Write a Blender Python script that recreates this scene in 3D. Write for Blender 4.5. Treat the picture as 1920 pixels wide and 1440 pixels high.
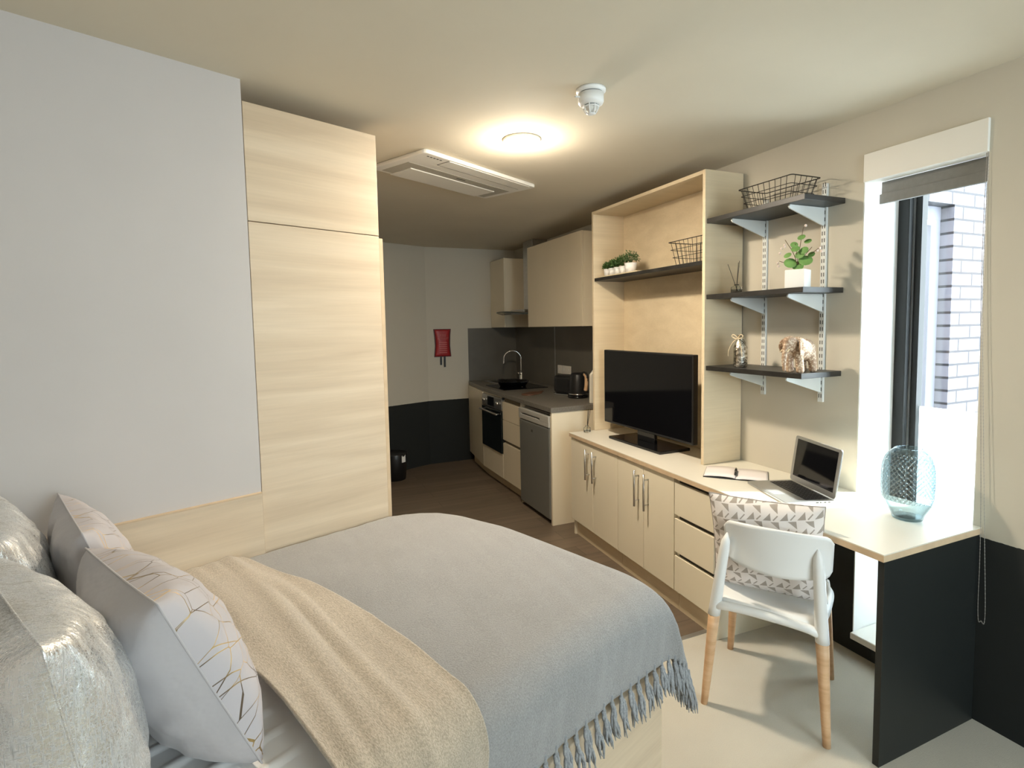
import bpy, math, random
from math import sin, cos, pi, radians, atan2, sqrt
from mathutils import Vector, Matrix, noise
random.seed(7)
for o in list(bpy.data.objects): bpy.data.objects.remove(o)
S = bpy.context.scene
COL = S.collection

# ------------------------------------------------------------------ camera
H = 1.527
F, CY = 1003.8, 681.75
PITCH, ROLL, YAW = .0697, .0185, .4049
def cam_axes():
    f = Vector((sin(YAW)*cos(PITCH), cos(YAW)*cos(PITCH), -sin(PITCH)))
    r0 = Vector((cos(YAW), -sin(YAW), 0)); d0 = f.cross(r0)
    return r0*cos(ROLL)+d0*sin(ROLL), -r0*sin(ROLL)+d0*cos(ROLL), f
r, d, f = cam_axes()
cd = bpy.data.cameras.new('camera'); cam = bpy.data.objects.new('camera', cd); COL.objects.link(cam)
up, bk = -d, -f
cam.matrix_world = Matrix(((r.x, up.x, bk.x, 0), (r.y, up.y, bk.y, 0), (r.z, up.z, bk.z, H), (0, 0, 0, 1)))
cd.sensor_width = 36; cd.sensor_fit = 'HORIZONTAL'; cd.lens = F/1920*36; cd.shift_y = -(720-CY)/1920
cd.clip_start = .02
S.camera = cam

# ------------------------------------------------------------------ light and exposure
S.view_settings.view_transform = 'Standard'; S.view_settings.look = 'None'
S.view_settings.exposure = 0.0; S.view_settings.gamma = 1; S.view_settings.use_curve_mapping = False
w = bpy.data.worlds.new('sky'); S.world = w; w.use_nodes = True
bg = w.node_tree.nodes['Background']; bg.inputs[0].default_value = (.84, .92, 1, 1); bg.inputs[1].default_value = 15.5
SUN_E = 26.0
sd = bpy.data.lights.new('sun', 'SUN'); sd.energy = SUN_E; sd.angle = radians(3); sd.color = (1, .96, .9)
so = bpy.data.objects.new('sun', sd); COL.objects.link(so)
sdir = Vector((-.90*cos(radians(50)), .44*cos(radians(50)), -sin(radians(50))))
so.rotation_euler = sdir.to_track_quat('-Z', 'Y').to_euler(); so.location = (6, -3, 6)
def area(name, loc, tgt, sx, sy, power, color, portal=False):
    l = bpy.data.lights.new(name, 'AREA'); l.shape = 'RECTANGLE'; l.size = sx; l.size_y = sy; l.energy = power; l.color = color
    if portal: l.cycles.is_portal = True
    o = bpy.data.objects.new(name, l); COL.objects.link(o); o.location = loc
    o.rotation_euler = (Vector(tgt)-Vector(loc)).to_track_quat('-Z', 'Y').to_euler()
    return o
# daylight of the two windows: the narrow one on the right and an unseen added one behind the camera
area('daylight_narrow_window', (2.70, 1.35, 1.15), (0, 1.35, 1.15), .46, 2.2, 1, (1, 1, 1), True)
area('daylight_added_rear_window', (1.57, -1.74, 1.45), (1.57, 3, 1.45), 1.45, 1.55, 1, (1, 1, 1), True)

# ------------------------------------------------------------------ helpers
class MB:
    def __init__(s): s.v = []; s.f = []; s.m = []; s.sm = []; s.uv = {}
    def add(s, vs, fs, mi=0, smooth=False):
        b = len(s.v); s.v += [tuple(p) for p in vs]
        for q in fs: s.f.append([b+i for i in q]); s.m.append(mi); s.sm.append(smooth)
        return s
    def box(s, x0, x1, y0, y1, z0, z1, mi=0):
        vs = [(x, y, z) for z in (z0, z1) for y in (y0, y1) for x in (x0, x1)]
        return s.add(vs, [(0, 2, 3, 1), (4, 5, 7, 6), (0, 1, 5, 4), (2, 6, 7, 3), (0, 4, 6, 2), (1, 3, 7, 5)], mi)
    def prism(s, poly, z0, z1, mi=0, axis='z'):
        n = len(poly)
        def m(p, q): return {'z': (p[0], p[1], q), 'x': (q, p[0], p[1]), 'y': (p[0], q, p[1])}[axis]
        vs = [m(p, z0) for p in poly]+[m(p, z1) for p in poly]
        return s.add(vs, [tuple(range(n))[::-1], tuple(range(n, 2*n))]+[(i, (i+1) % n, n+(i+1) % n, n+i) for i in range(n)], mi)
    def lathe(s, prof, n=32, mi=0, c=(0, 0, 0), smooth=True, sx=1, sy=1):
        vs = []; fs = []
        for (rr, z) in prof:
            for i in range(n):
                a = 2*pi*i/n; vs.append((c[0]+rr*cos(a)*sx, c[1]+rr*sin(a)*sy, c[2]+z))
        k = len(prof)
        for j in range(k-1):
            for i in range(n): fs.append((j*n+i, j*n+(i+1) % n, (j+1)*n+(i+1) % n, (j+1)*n+i))
        if prof[0][0] > 1e-6: fs.append(tuple(range(n))[::-1])
        if prof[-1][0] > 1e-6: fs.append(tuple(range((k-1)*n, k*n)))
        return s.add(vs, fs, mi, smooth)
    def tube(s, pts, rad, n=8, mi=0, closed=False, smooth=True, sx=1.0):
        pts = [Vector(p) for p in pts]; k = len(pts); R = rad if hasattr(rad, '__len__') else [rad]*k
        vs = []; fs = []; ref = None
        for i, p in enumerate(pts):
            if closed: t = pts[(i+1) % k]-pts[i-1]
            else: t = pts[min(i+1, k-1)]-pts[max(i-1, 0)]
            t.normalize()
            if ref is None:
                ref = t.orthogonal().normalized() if abs(t.z) > .9 else Vector((0, 0, 1)).cross(t).normalized()
            a = (ref-t*ref.dot(t)).normalized(); b = t.cross(a); ref = a
            for j in range(n):
                q = 2*pi*j/n; vs.append(p+(a*cos(q)*sx+b*sin(q))*R[i])
        for i in range(k if closed else k-1):
            for j in range(n):
                i2 = (i+1) % k
                fs.append((i*n+j, i*n+(j+1) % n, i2*n+(j+1) % n, i2*n+j))
        if not closed: fs += [tuple(range(n))[::-1], tuple(range((k-1)*n, k*n))]
        return s.add(vs, fs, mi, smooth)
    def grid(s, fn, nu, nv, mi=0, smooth=True, wrap=False, uv=True):
        vs = [fn(i/nu, j/nv) for j in range(nv+1) for i in range(nu+1)]
        fs = [(j*(nu+1)+i, j*(nu+1)+i+1, (j+1)*(nu+1)+i+1, (j+1)*(nu+1)+i) for j in range(nv) for i in range(nu)]
        b = len(s.v)
        for j in range(nv+1):
            for i in range(nu+1): s.uv[b+j*(nu+1)+i] = (i/nu, j/nv)
        return s.add(vs, fs, mi, smooth)
    def xf(s, M):
        s.v = [tuple(M @ Vector(p)) for p in s.v]; return s
    def build(s, name, mats, parent=None, loc=(0, 0, 0), rot=(0, 0, 0), bevel=0, seg=2, subd=0, solid=0, label=None):
        me = bpy.data.meshes.new(name); me.from_pydata(s.v, [], s.f)
        if not isinstance(mats, (list, tuple)): mats = [mats]
        for m in mats: me.materials.append(m)
        for p, mi, sm in zip(me.polygons, s.m, s.sm): p.material_index = mi; p.use_smooth = sm
        if s.uv:
            L = me.uv_layers.new(name='UVMap')
            for lp in me.loops:
                L.data[lp.index].uv = s.uv.get(lp.vertex_index, (0, 0))
        me.validate(); me.update()
        o = bpy.data.objects.new(name, me); COL.objects.link(o)
        o.location = loc; o.rotation_euler = rot
        if parent: o.parent = parent
        if solid:
            q = o.modifiers.new('solid', 'SOLIDIFY'); q.thickness = solid; q.offset = -1
        if bevel:
            q = o.modifiers.new('bevel', 'BEVEL'); q.width = bevel; q.segments = seg; q.limit_method = 'ANGLE'; q.angle_limit = radians(40)
        if subd:
            q = o.modifiers.new('subd', 'SUBSURF'); q.levels = subd; q.render_levels = subd
        if label: o['label'] = label
        return o
def tag(o, label, cat, group=None, kind=None):
    o['label'] = label; o['category'] = cat
    if group: o['group'] = group
    if kind: o['kind'] = kind
    return o
def thing(name, label, cat, loc=(0, 0, 0), rz=0, group=None):
    o = bpy.data.objects.new(name, None); COL.objects.link(o); o.empty_display_size = .1
    o.location = loc; o.rotation_euler = (0, 0, rz)
    return tag(o, label, cat, group)
def struct(o): o['kind'] = 'structure'; return o
def copy_tree(o, parent=None):
    c = o.copy(); COL.objects.link(c); c.parent = parent
    for ch in list(o.children): copy_tree(ch, c)
    return c
def smooth_path(pts, n=6, closed=False):
    P = [Vector(p) for p in pts]; out = []; k = len(P)
    for i in range(k if closed else k-1):
        if closed: a, b, c, e = P[i-1], P[i], P[(i+1) % k], P[(i+2) % k]
        else: a, b, c, e = P[max(i-1, 0)], P[i], P[i+1], P[min(i+2, k-1)]
        for j in range(n):
            t = j/n
            out.append(.5*((2*b)+(-a+c)*t+(2*a-5*b+4*c-e)*t*t+(-a+3*b-3*c+e)*t**3))
    if not closed: out.append(P[-1])
    return out
def rrect(w, h, rad, n=5):
    out = []
    for cx, cy, a0 in ((w/2-rad, h/2-rad, 0), (-w/2+rad, h/2-rad, pi/2), (-w/2+rad, -h/2+rad, pi), (w/2-rad, -h/2+rad, 1.5*pi)):
        for i in range(n+1):
            a = a0+i*pi/2/n; out.append((cx+rad*cos(a), cy+rad*sin(a)))
    return out

# ------------------------------------------------------------------ materials
class NT:
    def __init__(s, name):
        s.m = bpy.data.materials.new(name); s.m.use_nodes = True; s.t = s.m.node_tree; s.b = s.t.nodes['Principled BSDF']
        s.out = s.t.nodes['Material Output']
    def n(s, typ, **kw):
        x = s.t.nodes.new(typ)
        for k, v in kw.items():
            if k.startswith('i_'): x.inputs[k[2:].replace('_', ' ')].default_value = v
            else: setattr(x, k, v)
        return x
    def l(s, a, b): s.t.links.new(a, b)
    def coord(s, scale=(1, 1, 1), which='Object', rot=(0, 0, 0)):
        c = s.n('ShaderNodeTexCoord'); mp = s.n('ShaderNodeMapping'); mp.inputs['Scale'].default_value = scale; mp.inputs['Rotation'].default_value = rot
        s.l(c.outputs[which], mp.inputs['Vector']); return mp.outputs[0]
    def noise(s, vec, scale=5, detail=4, rough=.5, dist=0):
        x = s.n('ShaderNodeTexNoise'); x.inputs['Scale'].default_value = scale; x.inputs['Detail'].default_value = detail
        x.inputs['Roughness'].default_value = rough; x.inputs['Distortion'].default_value = dist
        s.l(vec, x.inputs['Vector']); return x.outputs['Fac']
    def ramp(s, fac, stops, interp='LINEAR'):
        x = s.n('ShaderNodeValToRGB'); x.color_ramp.interpolation = interp
        e = x.color_ramp.elements
        while len(e) < len(stops): e.new(.5)
        for q, (p, c) in zip(e, stops): q.position = p; q.color = (*c, 1) if len(c) == 3 else c
        s.l(fac, x.inputs['Fac']); return x.outputs['Color']
    def mix(s, fac, a, b):
        x = s.n('ShaderNodeMix', data_type='RGBA')
        for sock, v in ((x.inputs['Factor'], fac), (x.inputs[6], a), (x.inputs[7], b)):
            if hasattr(v, 'links') or hasattr(v, 'is_linked'): s.l(v, sock)
            elif isinstance(v, (int, float)): sock.default_value = v
            else: sock.default_value = (*v, 1)
        return x.outputs[2]
    def math(s, op, a, b=None, c=None):
        x = s.n('ShaderNodeMath', operation=op)
        for i, v in enumerate((a, b, c)):
            if v is None: continue
            if isinstance(v, (int, float)): x.inputs[i].default_value = v
            else: s.l(v, x.inputs[i])
        return x.outputs[0]
    def bump(s, h, strength=.2, dist=.01):
        x = s.n('ShaderNodeBump'); x.inputs['Strength'].default_value = strength; x.inputs['Distance'].default_value = dist
        s.l(h, x.inputs['Height']); s.l(x.outputs[0], s.b.inputs['Normal']); return x
    def set(s, color=None, rough=None, metal=None, **kw):
        if color is not None:
            if hasattr(color, 'is_linked'): s.l(color, s.b.inputs['Base Color'])
            else: s.b.inputs['Base Color'].default_value = (*color, 1)
        if rough is not None:
            if hasattr(rough, 'is_linked'): s.l(rough, s.b.inputs['Roughness'])
            else: s.b.inputs['Roughness'].default_value = rough
        if metal is not None:
            if hasattr(metal, 'is_linked'): s.l(metal, s.b.inputs['Metallic'])
            else: s.b.inputs['Metallic'].default_value = metal
        for k, v in kw.items(): s.b.inputs[k.replace('_', ' ')].default_value = v
        return s.m
def vary(name, c, rough=.5, metal=0, amt=.06, scale=3, bump=0, bscale=200, bdist=.001, **kw):
    t = NT(name); v = t.coord()
    f_ = t.noise(v, scale, 4)
    col = t.ramp(f_, [(.3, tuple(x*(1-amt) for x in c)), (.7, tuple(min(1, x*(1+amt)) for x in c))])
    if bump: t.bump(t.noise(v, bscale, 3), bump, bdist)
    return t.set(col, rough, metal, **kw)
def oak(name, c0, c1, c2, scale=1.0, rough=.45, rot=(0, 0, 0), plank=0.0):
    t = NT(name); v = t.coord((.45*scale, 3.0*scale, 6.5*scale), rot=rot)
    n1 = t.noise(v, 2.2, 6, .55, .35); v2 = t.coord((1.2*scale, 20*scale, 45*scale), rot=rot); n2 = t.noise(v2, 3, 5, .6)
    base = t.ramp(n1, [(.30, c0), (.5, c1), (.68, c2)])
    fine = t.ramp(n2, [(.35, (.93, .93, .93)), (.6, (1, 1, 1))])
    x = t.n('ShaderNodeMix', data_type='RGBA', blend_type='MULTIPLY'); x.inputs['Factor'].default_value = .6
    t.l(base, x.inputs[6]); t.l(fine, x.inputs[7])
    t.bump(n2, .08, .001)
    return t.set(x.outputs[2], rough)
def painted_wall(name, upper, lower, zsplit):
    t = NT(name); g = t.n('ShaderNodeNewGeometry'); sp = t.n('ShaderNodeSeparateXYZ'); t.l(g.outputs['Position'], sp.inputs[0])
    v = t.coord()
    edge = t.math('ADD', sp.outputs[2], t.math('MULTIPLY', t.math('SUBTRACT', t.noise(v, 60, 2), .5), .006))
    k = t.math('GREATER_THAN', edge, zsplit)
    n1 = t.noise(v, 1.5, 3)
    u = t.ramp(n1, [(.3, tuple(x*.97 for x in upper)), (.7, upper)])
    t.bump(t.noise(v, 180, 3), .05, .001)
    return t.set(t.mix(k, lower, u), .85)
WALL = (.56, .52, .43); DARK = (.010, .012, .011)
M = {}
M['wall'] = painted_wall('painted_wall_with_charcoal_dado', WALL, DARK, .712)
M['wall_left'] = vary('lilac_grey_paint', (.58, .545, .52), .85, amt=.02, bump=.05)
M['ceiling'] = vary('ceiling_paint', (.64, .58, .46), .9, amt=.02, bump=.04)
M['reveal'] = vary('white_reveal_paint', (.82, .82, .80), .7, amt=.02)
M['oak'] = oak('pale_oak_laminate', (.58, .455, .315), (.66, .53, .375), (.73, .60, .44))
M['oak_unit'] = oak('oak_laminate_upright', (.66, .54, .36), (.70, .58, .395), (.74, .62, .43), scale=.9)
M['oak_edge'] = vary('oak_edge_banding', (.60, .45, .29), .5, amt=.08, scale=20)
M['cream'] = vary('cream_melamine', (.80, .73, .57), .45, amt=.02)
M['cream_top'] = vary('cream_worktop_laminate', (.74, .70, .60), .38, amt=.02)
M['kcream'] = vary('kitchen_cream_gloss', (.80, .71, .54), .3, amt=.02)
M['white_pl'] = vary('white_plastic', (.82, .82, .80), .35, amt=.01)
M['white_sat'] = vary('white_satin', (.76, .74, .68), .5, amt=.01)
M['black_shelf'] = oak('black_ash_board', (.013, .012, .011), (.020, .019, .017), (.032, .030, .027), scale=2, rough=.42)
M['black_pl'] = vary('black_plastic', (.012, .012, .013), .35, amt=.1)
M['black_gloss'] = vary('black_gloss', (.006, .006, .007), .08, amt=.1)
M['screen'] = vary('dark_screen_glass', (.004, .004, .005), .06, amt=.1)
M['steel'] = vary('brushed_steel', (.55, .54, .52), .3, 1, amt=.06, scale=40)
M['chrome'] = vary('chrome', (.8, .8, .8), .08, 1, amt=.02)
M['alu'] = vary('aluminium', (.48, .49, .49), .35, .85, amt=.03)
M['fridge'] = vary('silver_grey_fridge', (.23, .23, .21), .4, .35, amt=.03)
M['fridge_lt'] = vary('light_grey_plastic', (.42, .41, .37), .45, amt=.03)
M['brackets'] = vary('white_powder_coat', (.68, .70, .68), .4, amt=.02)
M['slot'] = vary('dark_slot', (.06, .06, .055), .7)
M['gap'] = vary('shadow_gap_board', (.05, .042, .03), .8)
M['worktop'] = vary('grey_speckled_laminate', (.17, .155, .13), .4, amt=.25, scale=90)
M['splash'] = vary('grey_splashback', (.125, .115, .095), .35, amt=.08, scale=4)
M['wire'] = vary('black_wire', (.02, .017, .014), .45, .3, amt=.1)
M['beech'] = oak('beech_wood', (.60, .36, .19), (.68, .43, .24), (.74, .49, .29), scale=3, rough=.5, rot=(0, radians(90), 0))
M['desk_dark'] = vary('charcoal_board', (.010, .012, .011), .5, amt=.08, scale=8)
M['window_black'] = vary('dark_window_frame', (.007, .008, .008), .6, amt=.1)
M['blind_grey'] = vary('grey_blind_fabric', (.20, .20, .19), .8, amt=.05, scale=60, bump=.2, bscale=400)
M['foliage'] = vary('leaf_green', (.06, .13, .03), .6, amt=.5, scale=60)
M['foliage2'] = vary('grey_green_leaf', (.10, .16, .06), .6, amt=.4, scale=60)
M['euca'] = vary('eucalyptus_leaf', (.15, .30, .085), .55, amt=.2, scale=30)
M['stem'] = vary('brown_stem', (.12, .07, .035), .7)
M['reed'] = vary('dark_reed', (.03, .022, .015), .7)
M['petal'] = vary('white_pink_petal', (.75, .62, .55), .6, amt=.15, scale=200)
M['red'] = vary('red_vinyl', (.34, .018, .02), .45, amt=.1, scale=30)
M['darkred'] = vary('dark_red_edge', (.06, .006, .006), .5)
M['pinktext'] = vary('pale_red_print', (.55, .13, .11), .5)
M['ribbon'] = vary('cream_ribbon', (.66, .55, .38), .5)
M['brownwood'] = oak('reddish_brown_wood', (.10, .045, .025), (.14, .065, .035), (.18, .085, .045), scale=4)
M['paper'] = vary('paper', (.80, .74, .72), .8, amt=.02)
M['glassdark'] = vary('oven_glass', (.008, .012, .013), .08)
M['brass'] = vary('gold_foil', (.75, .52, .22), .25, 1)
M['trackpad'] = vary('trackpad', (.40, .41, .41), .3, .6)
M['keys'] = vary('black_keys', (.012, .012, .013), .5)
M['whitebed'] = vary('white_cotton', (.86, .84, .82), .9, amt=.02, bump=.1, bscale=300)

# pure glass pane that lets daylight through
t = NT('window_glass'); tr = t.n('ShaderNodeBsdfTransparent'); gl = t.n('ShaderNodeBsdfGlossy'); gl.inputs['Roughness'].default_value = .02
tr.inputs[0].default_value = (.93, .97, .97, 1); lw = t.n('ShaderNodeLayerWeight'); mx = t.n('ShaderNodeMixShader')
t.l(t.math('ADD', t.math('POWER', lw.outputs['Facing'], 4.0), .03), mx.inputs[0]); t.l(tr.outputs[0], mx.inputs[1]); t.l(gl.outputs[0], mx.inputs[2]); t.l(mx.outputs[0], t.out.inputs[0]); M['pane'] = t.m
t = NT('frosted_film'); tl = t.n('ShaderNodeBsdfTranslucent'); tl.inputs[0].default_value = (.92, .95, .96, 1); df = t.n('ShaderNodeBsdfDiffuse'); df.inputs[0].default_value = (.8, .83, .84, 1)
mx = t.n('ShaderNodeMixShader'); mx.inputs[0].default_value = .2; t.l(tl.outputs[0], mx.inputs[1]); t.l(df.outputs[0], mx.inputs[2]); t.l(mx.outputs[0], t.out.inputs[0]); M['film'] = t.m
# lit lamp diffuser
t = NT('lit_lamp_diffuser'); em = t.n('ShaderNodeEmission'); em.inputs[0].default_value = (1, .87, .69, 1); em.inputs[1].default_value = 680; t.l(em.outputs[0], t.out.inputs[0]); M['lamp'] = t.m
# smoky blue glass of the vase (textured side bump)
t = NT('blue_grey_glass'); tr = t.n('ShaderNodeBsdfTransparent'); lw = t.n('ShaderNodeLayerWeight'); lw.inputs['Blend'].default_value = .45
tc = t.n('ShaderNodeTexCoord'); sp = t.n('ShaderNodeSeparateXYZ'); t.l(tc.outputs['Object'], sp.inputs[0])
an = t.math('MULTIPLY', t.math('ARCTAN2', sp.outputs[1], sp.outputs[0]), 15.0); zz = t.math('MULTIPLY', sp.outputs[2], 150.0)
dia = t.math('MULTIPLY', t.math('ABSOLUTE', t.math('SINE', t.math('ADD', an, zz))), t.math('ABSOLUTE', t.math('SINE', t.math('SUBTRACT', an, zz))))
band = t.math('MULTIPLY', t.math('GREATER_THAN', sp.outputs[2], .075), t.math('LESS_THAN', sp.outputs[2], .262))
cut = t.math('MULTIPLY', t.ramp(dia, [(.18, (1, 1, 1)), (.5, (0, 0, 0))]), band)      # cut grooves between the diamonds
base = t.ramp(lw.outputs['Facing'], [(0, (.84, .89, .905)), (.5, (.74, .81, .835)), (1, (.36, .44, .48))])
t.l(t.mix(t.math('MULTIPLY', cut, .6), base, (.52, .62, .66)), tr.inputs[0])
bp = t.n('ShaderNodeBump'); bp.inputs['Strength'].default_value = .9; bp.inputs['Distance'].default_value = .004; t.l(t.math('MULTIPLY', dia, band), bp.inputs['Height'])
gl = t.n('ShaderNodeBsdfGlossy'); gl.inputs['Roughness'].default_value = .08; t.l(bp.outputs[0], gl.inputs['Normal']); mx = t.n('ShaderNodeMixShader')
t.l(t.math('ADD', t.math('ADD', t.math('MULTIPLY', t.math('POWER', lw.outputs['Facing'], 3.0), .6), .04), t.math('MULTIPLY', cut, .16)), mx.inputs[0])
t.l(tr.outputs[0], mx.inputs[1]); t.l(gl.outputs[0], mx.inputs[2]); t.l(mx.outputs[0], t.out.inputs[0]); M['vase'] = t.m
t = NT('clear_glass'); t.set((.95, .97, .96), .03); t.b.inputs['Transmission Weight'].default_value = 1; t.b.inputs['IOR'].default_value = 1.3; M['clear'] = t.m
t = NT('mercury_glass'); v = t.coord(); t.bump(t.noise(v, 120, 4), .8, .004); t.set(t.ramp(t.noise(v, 70, 3), [(.35, (.28, .25, .2)), (.6, (.85, .82, .74))]), .16, 1); M['mercury'] = t.m
# carpet and vinyl
t = NT('beige_grey_carpet'); v = t.coord(); n1 = t.noise(v, 2.5, 3); n2 = t.noise(v, 420, 2)
c = t.mix(n2, (.46, .42, .345), (.62, .575, .48)); x = t.n('ShaderNodeMix', data_type='RGBA', blend_type='MULTIPLY'); x.inputs[0].default_value = 1
t.l(c, x.inputs[6]); t.l(t.ramp(n1, [(.35, (.93, .93, .93)), (.65, (1, 1, 1))]), x.inputs[7]); t.bump(n2, .5, .003); M['carpet'] = t.set(x.outputs[2], .95)
t = NT('dark_oak_vinyl'); v = t.coord((.5, 5, 1)); n1 = t.noise(v, 3, 6, .6, .4); bk_ = t.n('ShaderNodeTexBrick'); cc = t.coord((1, 1, 1))
t.l(cc, bk_.inputs['Vector']); bk_.inputs['Color1'].default_value = (.14, .105, .075, 1); bk_.inputs['Color2'].default_value = (.18, .137, .10, 1); bk_.inputs['Mortar'].default_value = (.06, .045, .034, 1)
bk_.inputs['Scale'].default_value = 1; bk_.inputs['Brick Width'].default_value = 1.2; bk_.inputs['Row Height'].default_value = .15; bk_.inputs['Mortar Size'].default_value = .0015
x = t.n('ShaderNodeMix', data_type='RGBA', blend_type='MULTIPLY'); x.inputs[0].default_value = 1; t.l(bk_.outputs['Color'], x.inputs[6]); t.l(t.ramp(n1, [(.3, (.75, .74, .72)), (.7, (1.1, 1.08, 1.04))]), x.inputs[7])
M['vinyl'] = t.set(x.outputs[2], .42)
# brick
t = NT('mauve_grey_brick'); v = t.coord((1, 1, 1), rot=(radians(90), 0, 0)); b_ = t.n('ShaderNodeTexBrick'); t.l(v, b_.inputs['Vector'])
b_.inputs['Color1'].default_value = (.10, .095, .115, 1); b_.inputs['Color2'].default_value = (.13, .122, .145, 1); b_.inputs['Mortar'].default_value = (.012, .011, .015, 1)
b_.inputs['Scale'].default_value = 1; b_.inputs['Brick Width'].default_value = .225; b_.inputs['Row Height'].default_value = .078; b_.inputs['Mortar Size'].default_value = .008; b_.inputs['Mortar Smooth'].default_value = .2
M['brick'] = t.set(b_.outputs['Color'], .85)
# fabrics
def woolly(name, c0, c1, sc=260, blotch=7, shade=.06, sheen=.3, strength=.6, stretch=(1, 1, 1)):
    t = NT(name); v = t.coord(stretch); n1 = t.noise(v, sc, 3, .7); n2 = t.noise(v, blotch, 4, .6)
    c = t.mix(t.ramp(n1, [(.35, (0, 0, 0)), (.65, (1, 1, 1))]), c0, c1)
    x = t.n('ShaderNodeMix', data_type='RGBA', blend_type='MULTIPLY'); x.inputs[0].default_value = 1; t.l(c, x.inputs[6])
    t.l(t.ramp(n2, [(.3, (1-shade,)*3), (.7, (1+shade*.4,)*3)]), x.inputs[7]); t.bump(n1, strength, .004)
    t.b.inputs['Sheen Weight'].default_value = sheen; return t.set(x.outputs[2], .95)
M['throw_grey'] = woolly('grey_brushed_wool', (.25, .245, .24), (.34, .335, .33))
M['tassel'] = woolly('grey_wool_fringe', (.24, .25, .26), (.36, .37, .38), 150, 30)
M['throw_beige'] = woolly('beige_chenille', (.36, .30, .22), (.58, .49, .38), 330, 9, .12, .5, .6, (1, .35, 1))
# silver crackle foil
t = NT('silver_foil_fabric'); v2 = t.coord((9, 120, 120)); v3 = t.coord((120, 120, 9)); v = t.coord((1, 1, 1))
k = t.math('MAXIMUM', t.noise(v2, 3, 3, .6), t.noise(v3, 3, 3, .6)); big = t.noise(v, 5, 4, .65, .6)
msk = t.ramp(t.math('SUBTRACT', k, t.math('MULTIPLY', big, .75)), [(.10, (1, 1, 1)), (.30, (0, 0, 0))])
t.bump(t.math('ADD', t.noise(t.coord((1, 3, 1)), 7, 4), t.math('MULTIPLY', k, .06)), .55, .03)
M['silver'] = t.set(t.mix(msk, (.40, .39, .375), (.86, .865, .865)), t.ramp(msk, [(0, (.7,)*3), (1, (.27,)*3)]), t.math('MULTIPLY', msk, .9))
# lilac cotton, and the same cotton with gold geometric lines
M['lilac'] = vary('lilac_grey_cotton', (.46, .44, .45), .85, amt=.04, scale=6, bump=.25, bscale=14, bdist=.02, Sheen_Weight=.2)
t = NT('lilac_cotton_gold_lines'); v = t.coord((1, 1, 1), 'UV')
def vlines(t, v, scale, thr, rnd=.9):
    vo = t.n('ShaderNodeTexVoronoi'); vo.feature = 'DISTANCE_TO_EDGE'; vo.voronoi_dimensions = '2D'; vo.inputs['Scale'].default_value = scale
    vo.inputs['Randomness'].default_value = rnd; t.l(v, vo.inputs['Vector']); return t.math('LESS_THAN', vo.outputs['Distance'], thr)
m1 = t.math('MAXIMUM', vlines(t, v, 7, .013), vlines(t, t.coord((1, 1, 1), 'UV', (0, 0, .6)), 5.2, .010, .35))
tone = t.ramp(t.noise(t.coord(), 9, 3), [(.45, (.20, .16, .12)), (.6, (.80, .56, .24))])
M['goldline'] = t.set(t.mix(m1, (.50, .47, .485), tone), t.ramp(m1, [(0, (.85,)*3), (1, (.35,)*3)]), t.math('MULTIPLY', m1, .7))
# white cushion with taupe triangles, bars and diamonds
t = NT('taupe_geometric_print'); c = t.n('ShaderNodeTexCoord'); mp = t.n('ShaderNodeMapping'); mp.inputs['Scale'].default_value = (7, 7, 1); mp.inputs['Rotation'].default_value = (0, 0, .12); t.l(c.outputs['UV'], mp.inputs[0])
sp = t.n('ShaderNodeSeparateXYZ'); t.l(mp.outputs[0], sp.inputs[0])
def tri(ox, oy, sgn):
    fx = t.math('FRACT', t.math('ADD', sp.outputs[0], ox)); fy = t.math('FRACT', t.math('ADD', sp.outputs[1], oy))
    fx = t.math('SUBTRACT', fx, .5); fy = t.math('MULTIPLY', t.math('SUBTRACT', fy, .5), sgn)
    a1 = t.math('GREATER_THAN', fy, -.17); a2 = t.math('LESS_THAN', t.math('ADD', fy, t.math('MULTIPLY', fx, 1.0)), .10); a3 = t.math('GREATER_THAN', fx, -.22)
    return t.math('MULTIPLY', t.math('MULTIPLY', a1, a2), a3)
def bar(ox, oy):
    fx = t.math('SUBTRACT', t.math('FRACT', t.math('ADD', sp.outputs[0], ox)), .5); fy = t.math('SUBTRACT', t.math('FRACT', t.math('ADD', sp.outputs[1], oy)), .5)
    p = t.math('ABSOLUTE', t.math('ADD', fx, fy)); q = t.math('ABSOLUTE', t.math('SUBTRACT', fx, fy))
    return t.math('MULTIPLY', t.math('LESS_THAN', p, .055), t.math('LESS_THAN', q, .30))
k1 = t.math('MAXIMUM', tri(0, 0, 1), tri(.45, .42, -1)); k1 = t.math('MAXIMUM', k1, bar(.5, .0))
M['geo'] = t.set(t.mix(k1, (.76, .70, .66), (.36, .31, .265)), .8, None, Sheen_Weight=.2)
t.bump(t.noise(t.coord(), 10, 3), .3, .02)
# carved elephant
t = NT('carved_bronze_resin'); v = t.coord(); vo = t.n('ShaderNodeTexVoronoi'); vo.inputs['Scale'].default_value = 110; t.l(v, vo.inputs['Vector'])
t.bump(vo.outputs['Distance'], .5, .003)
M['elephant'] = t.set(t.ramp(vo.outputs['Distance'], [(.1, (.72, .60, .45)), (.6, (.34, .22, .14))]), .5, .1)

# ------------------------------------------------------------------ frames of reference
O = Vector((.40, 2.349)); dB = Vector((.932, .362)).normalized(); nB = Vector((dB.y, -dB.x))
RB = atan2(dB.y, dB.x)
def P(u, v, z=0): q = O+dB*u+nB*v; return Vector((q.x, q.y, z))
XW = 2.357; CEIL = 2.41; XK = 2.55; YB = 5.812

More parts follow.
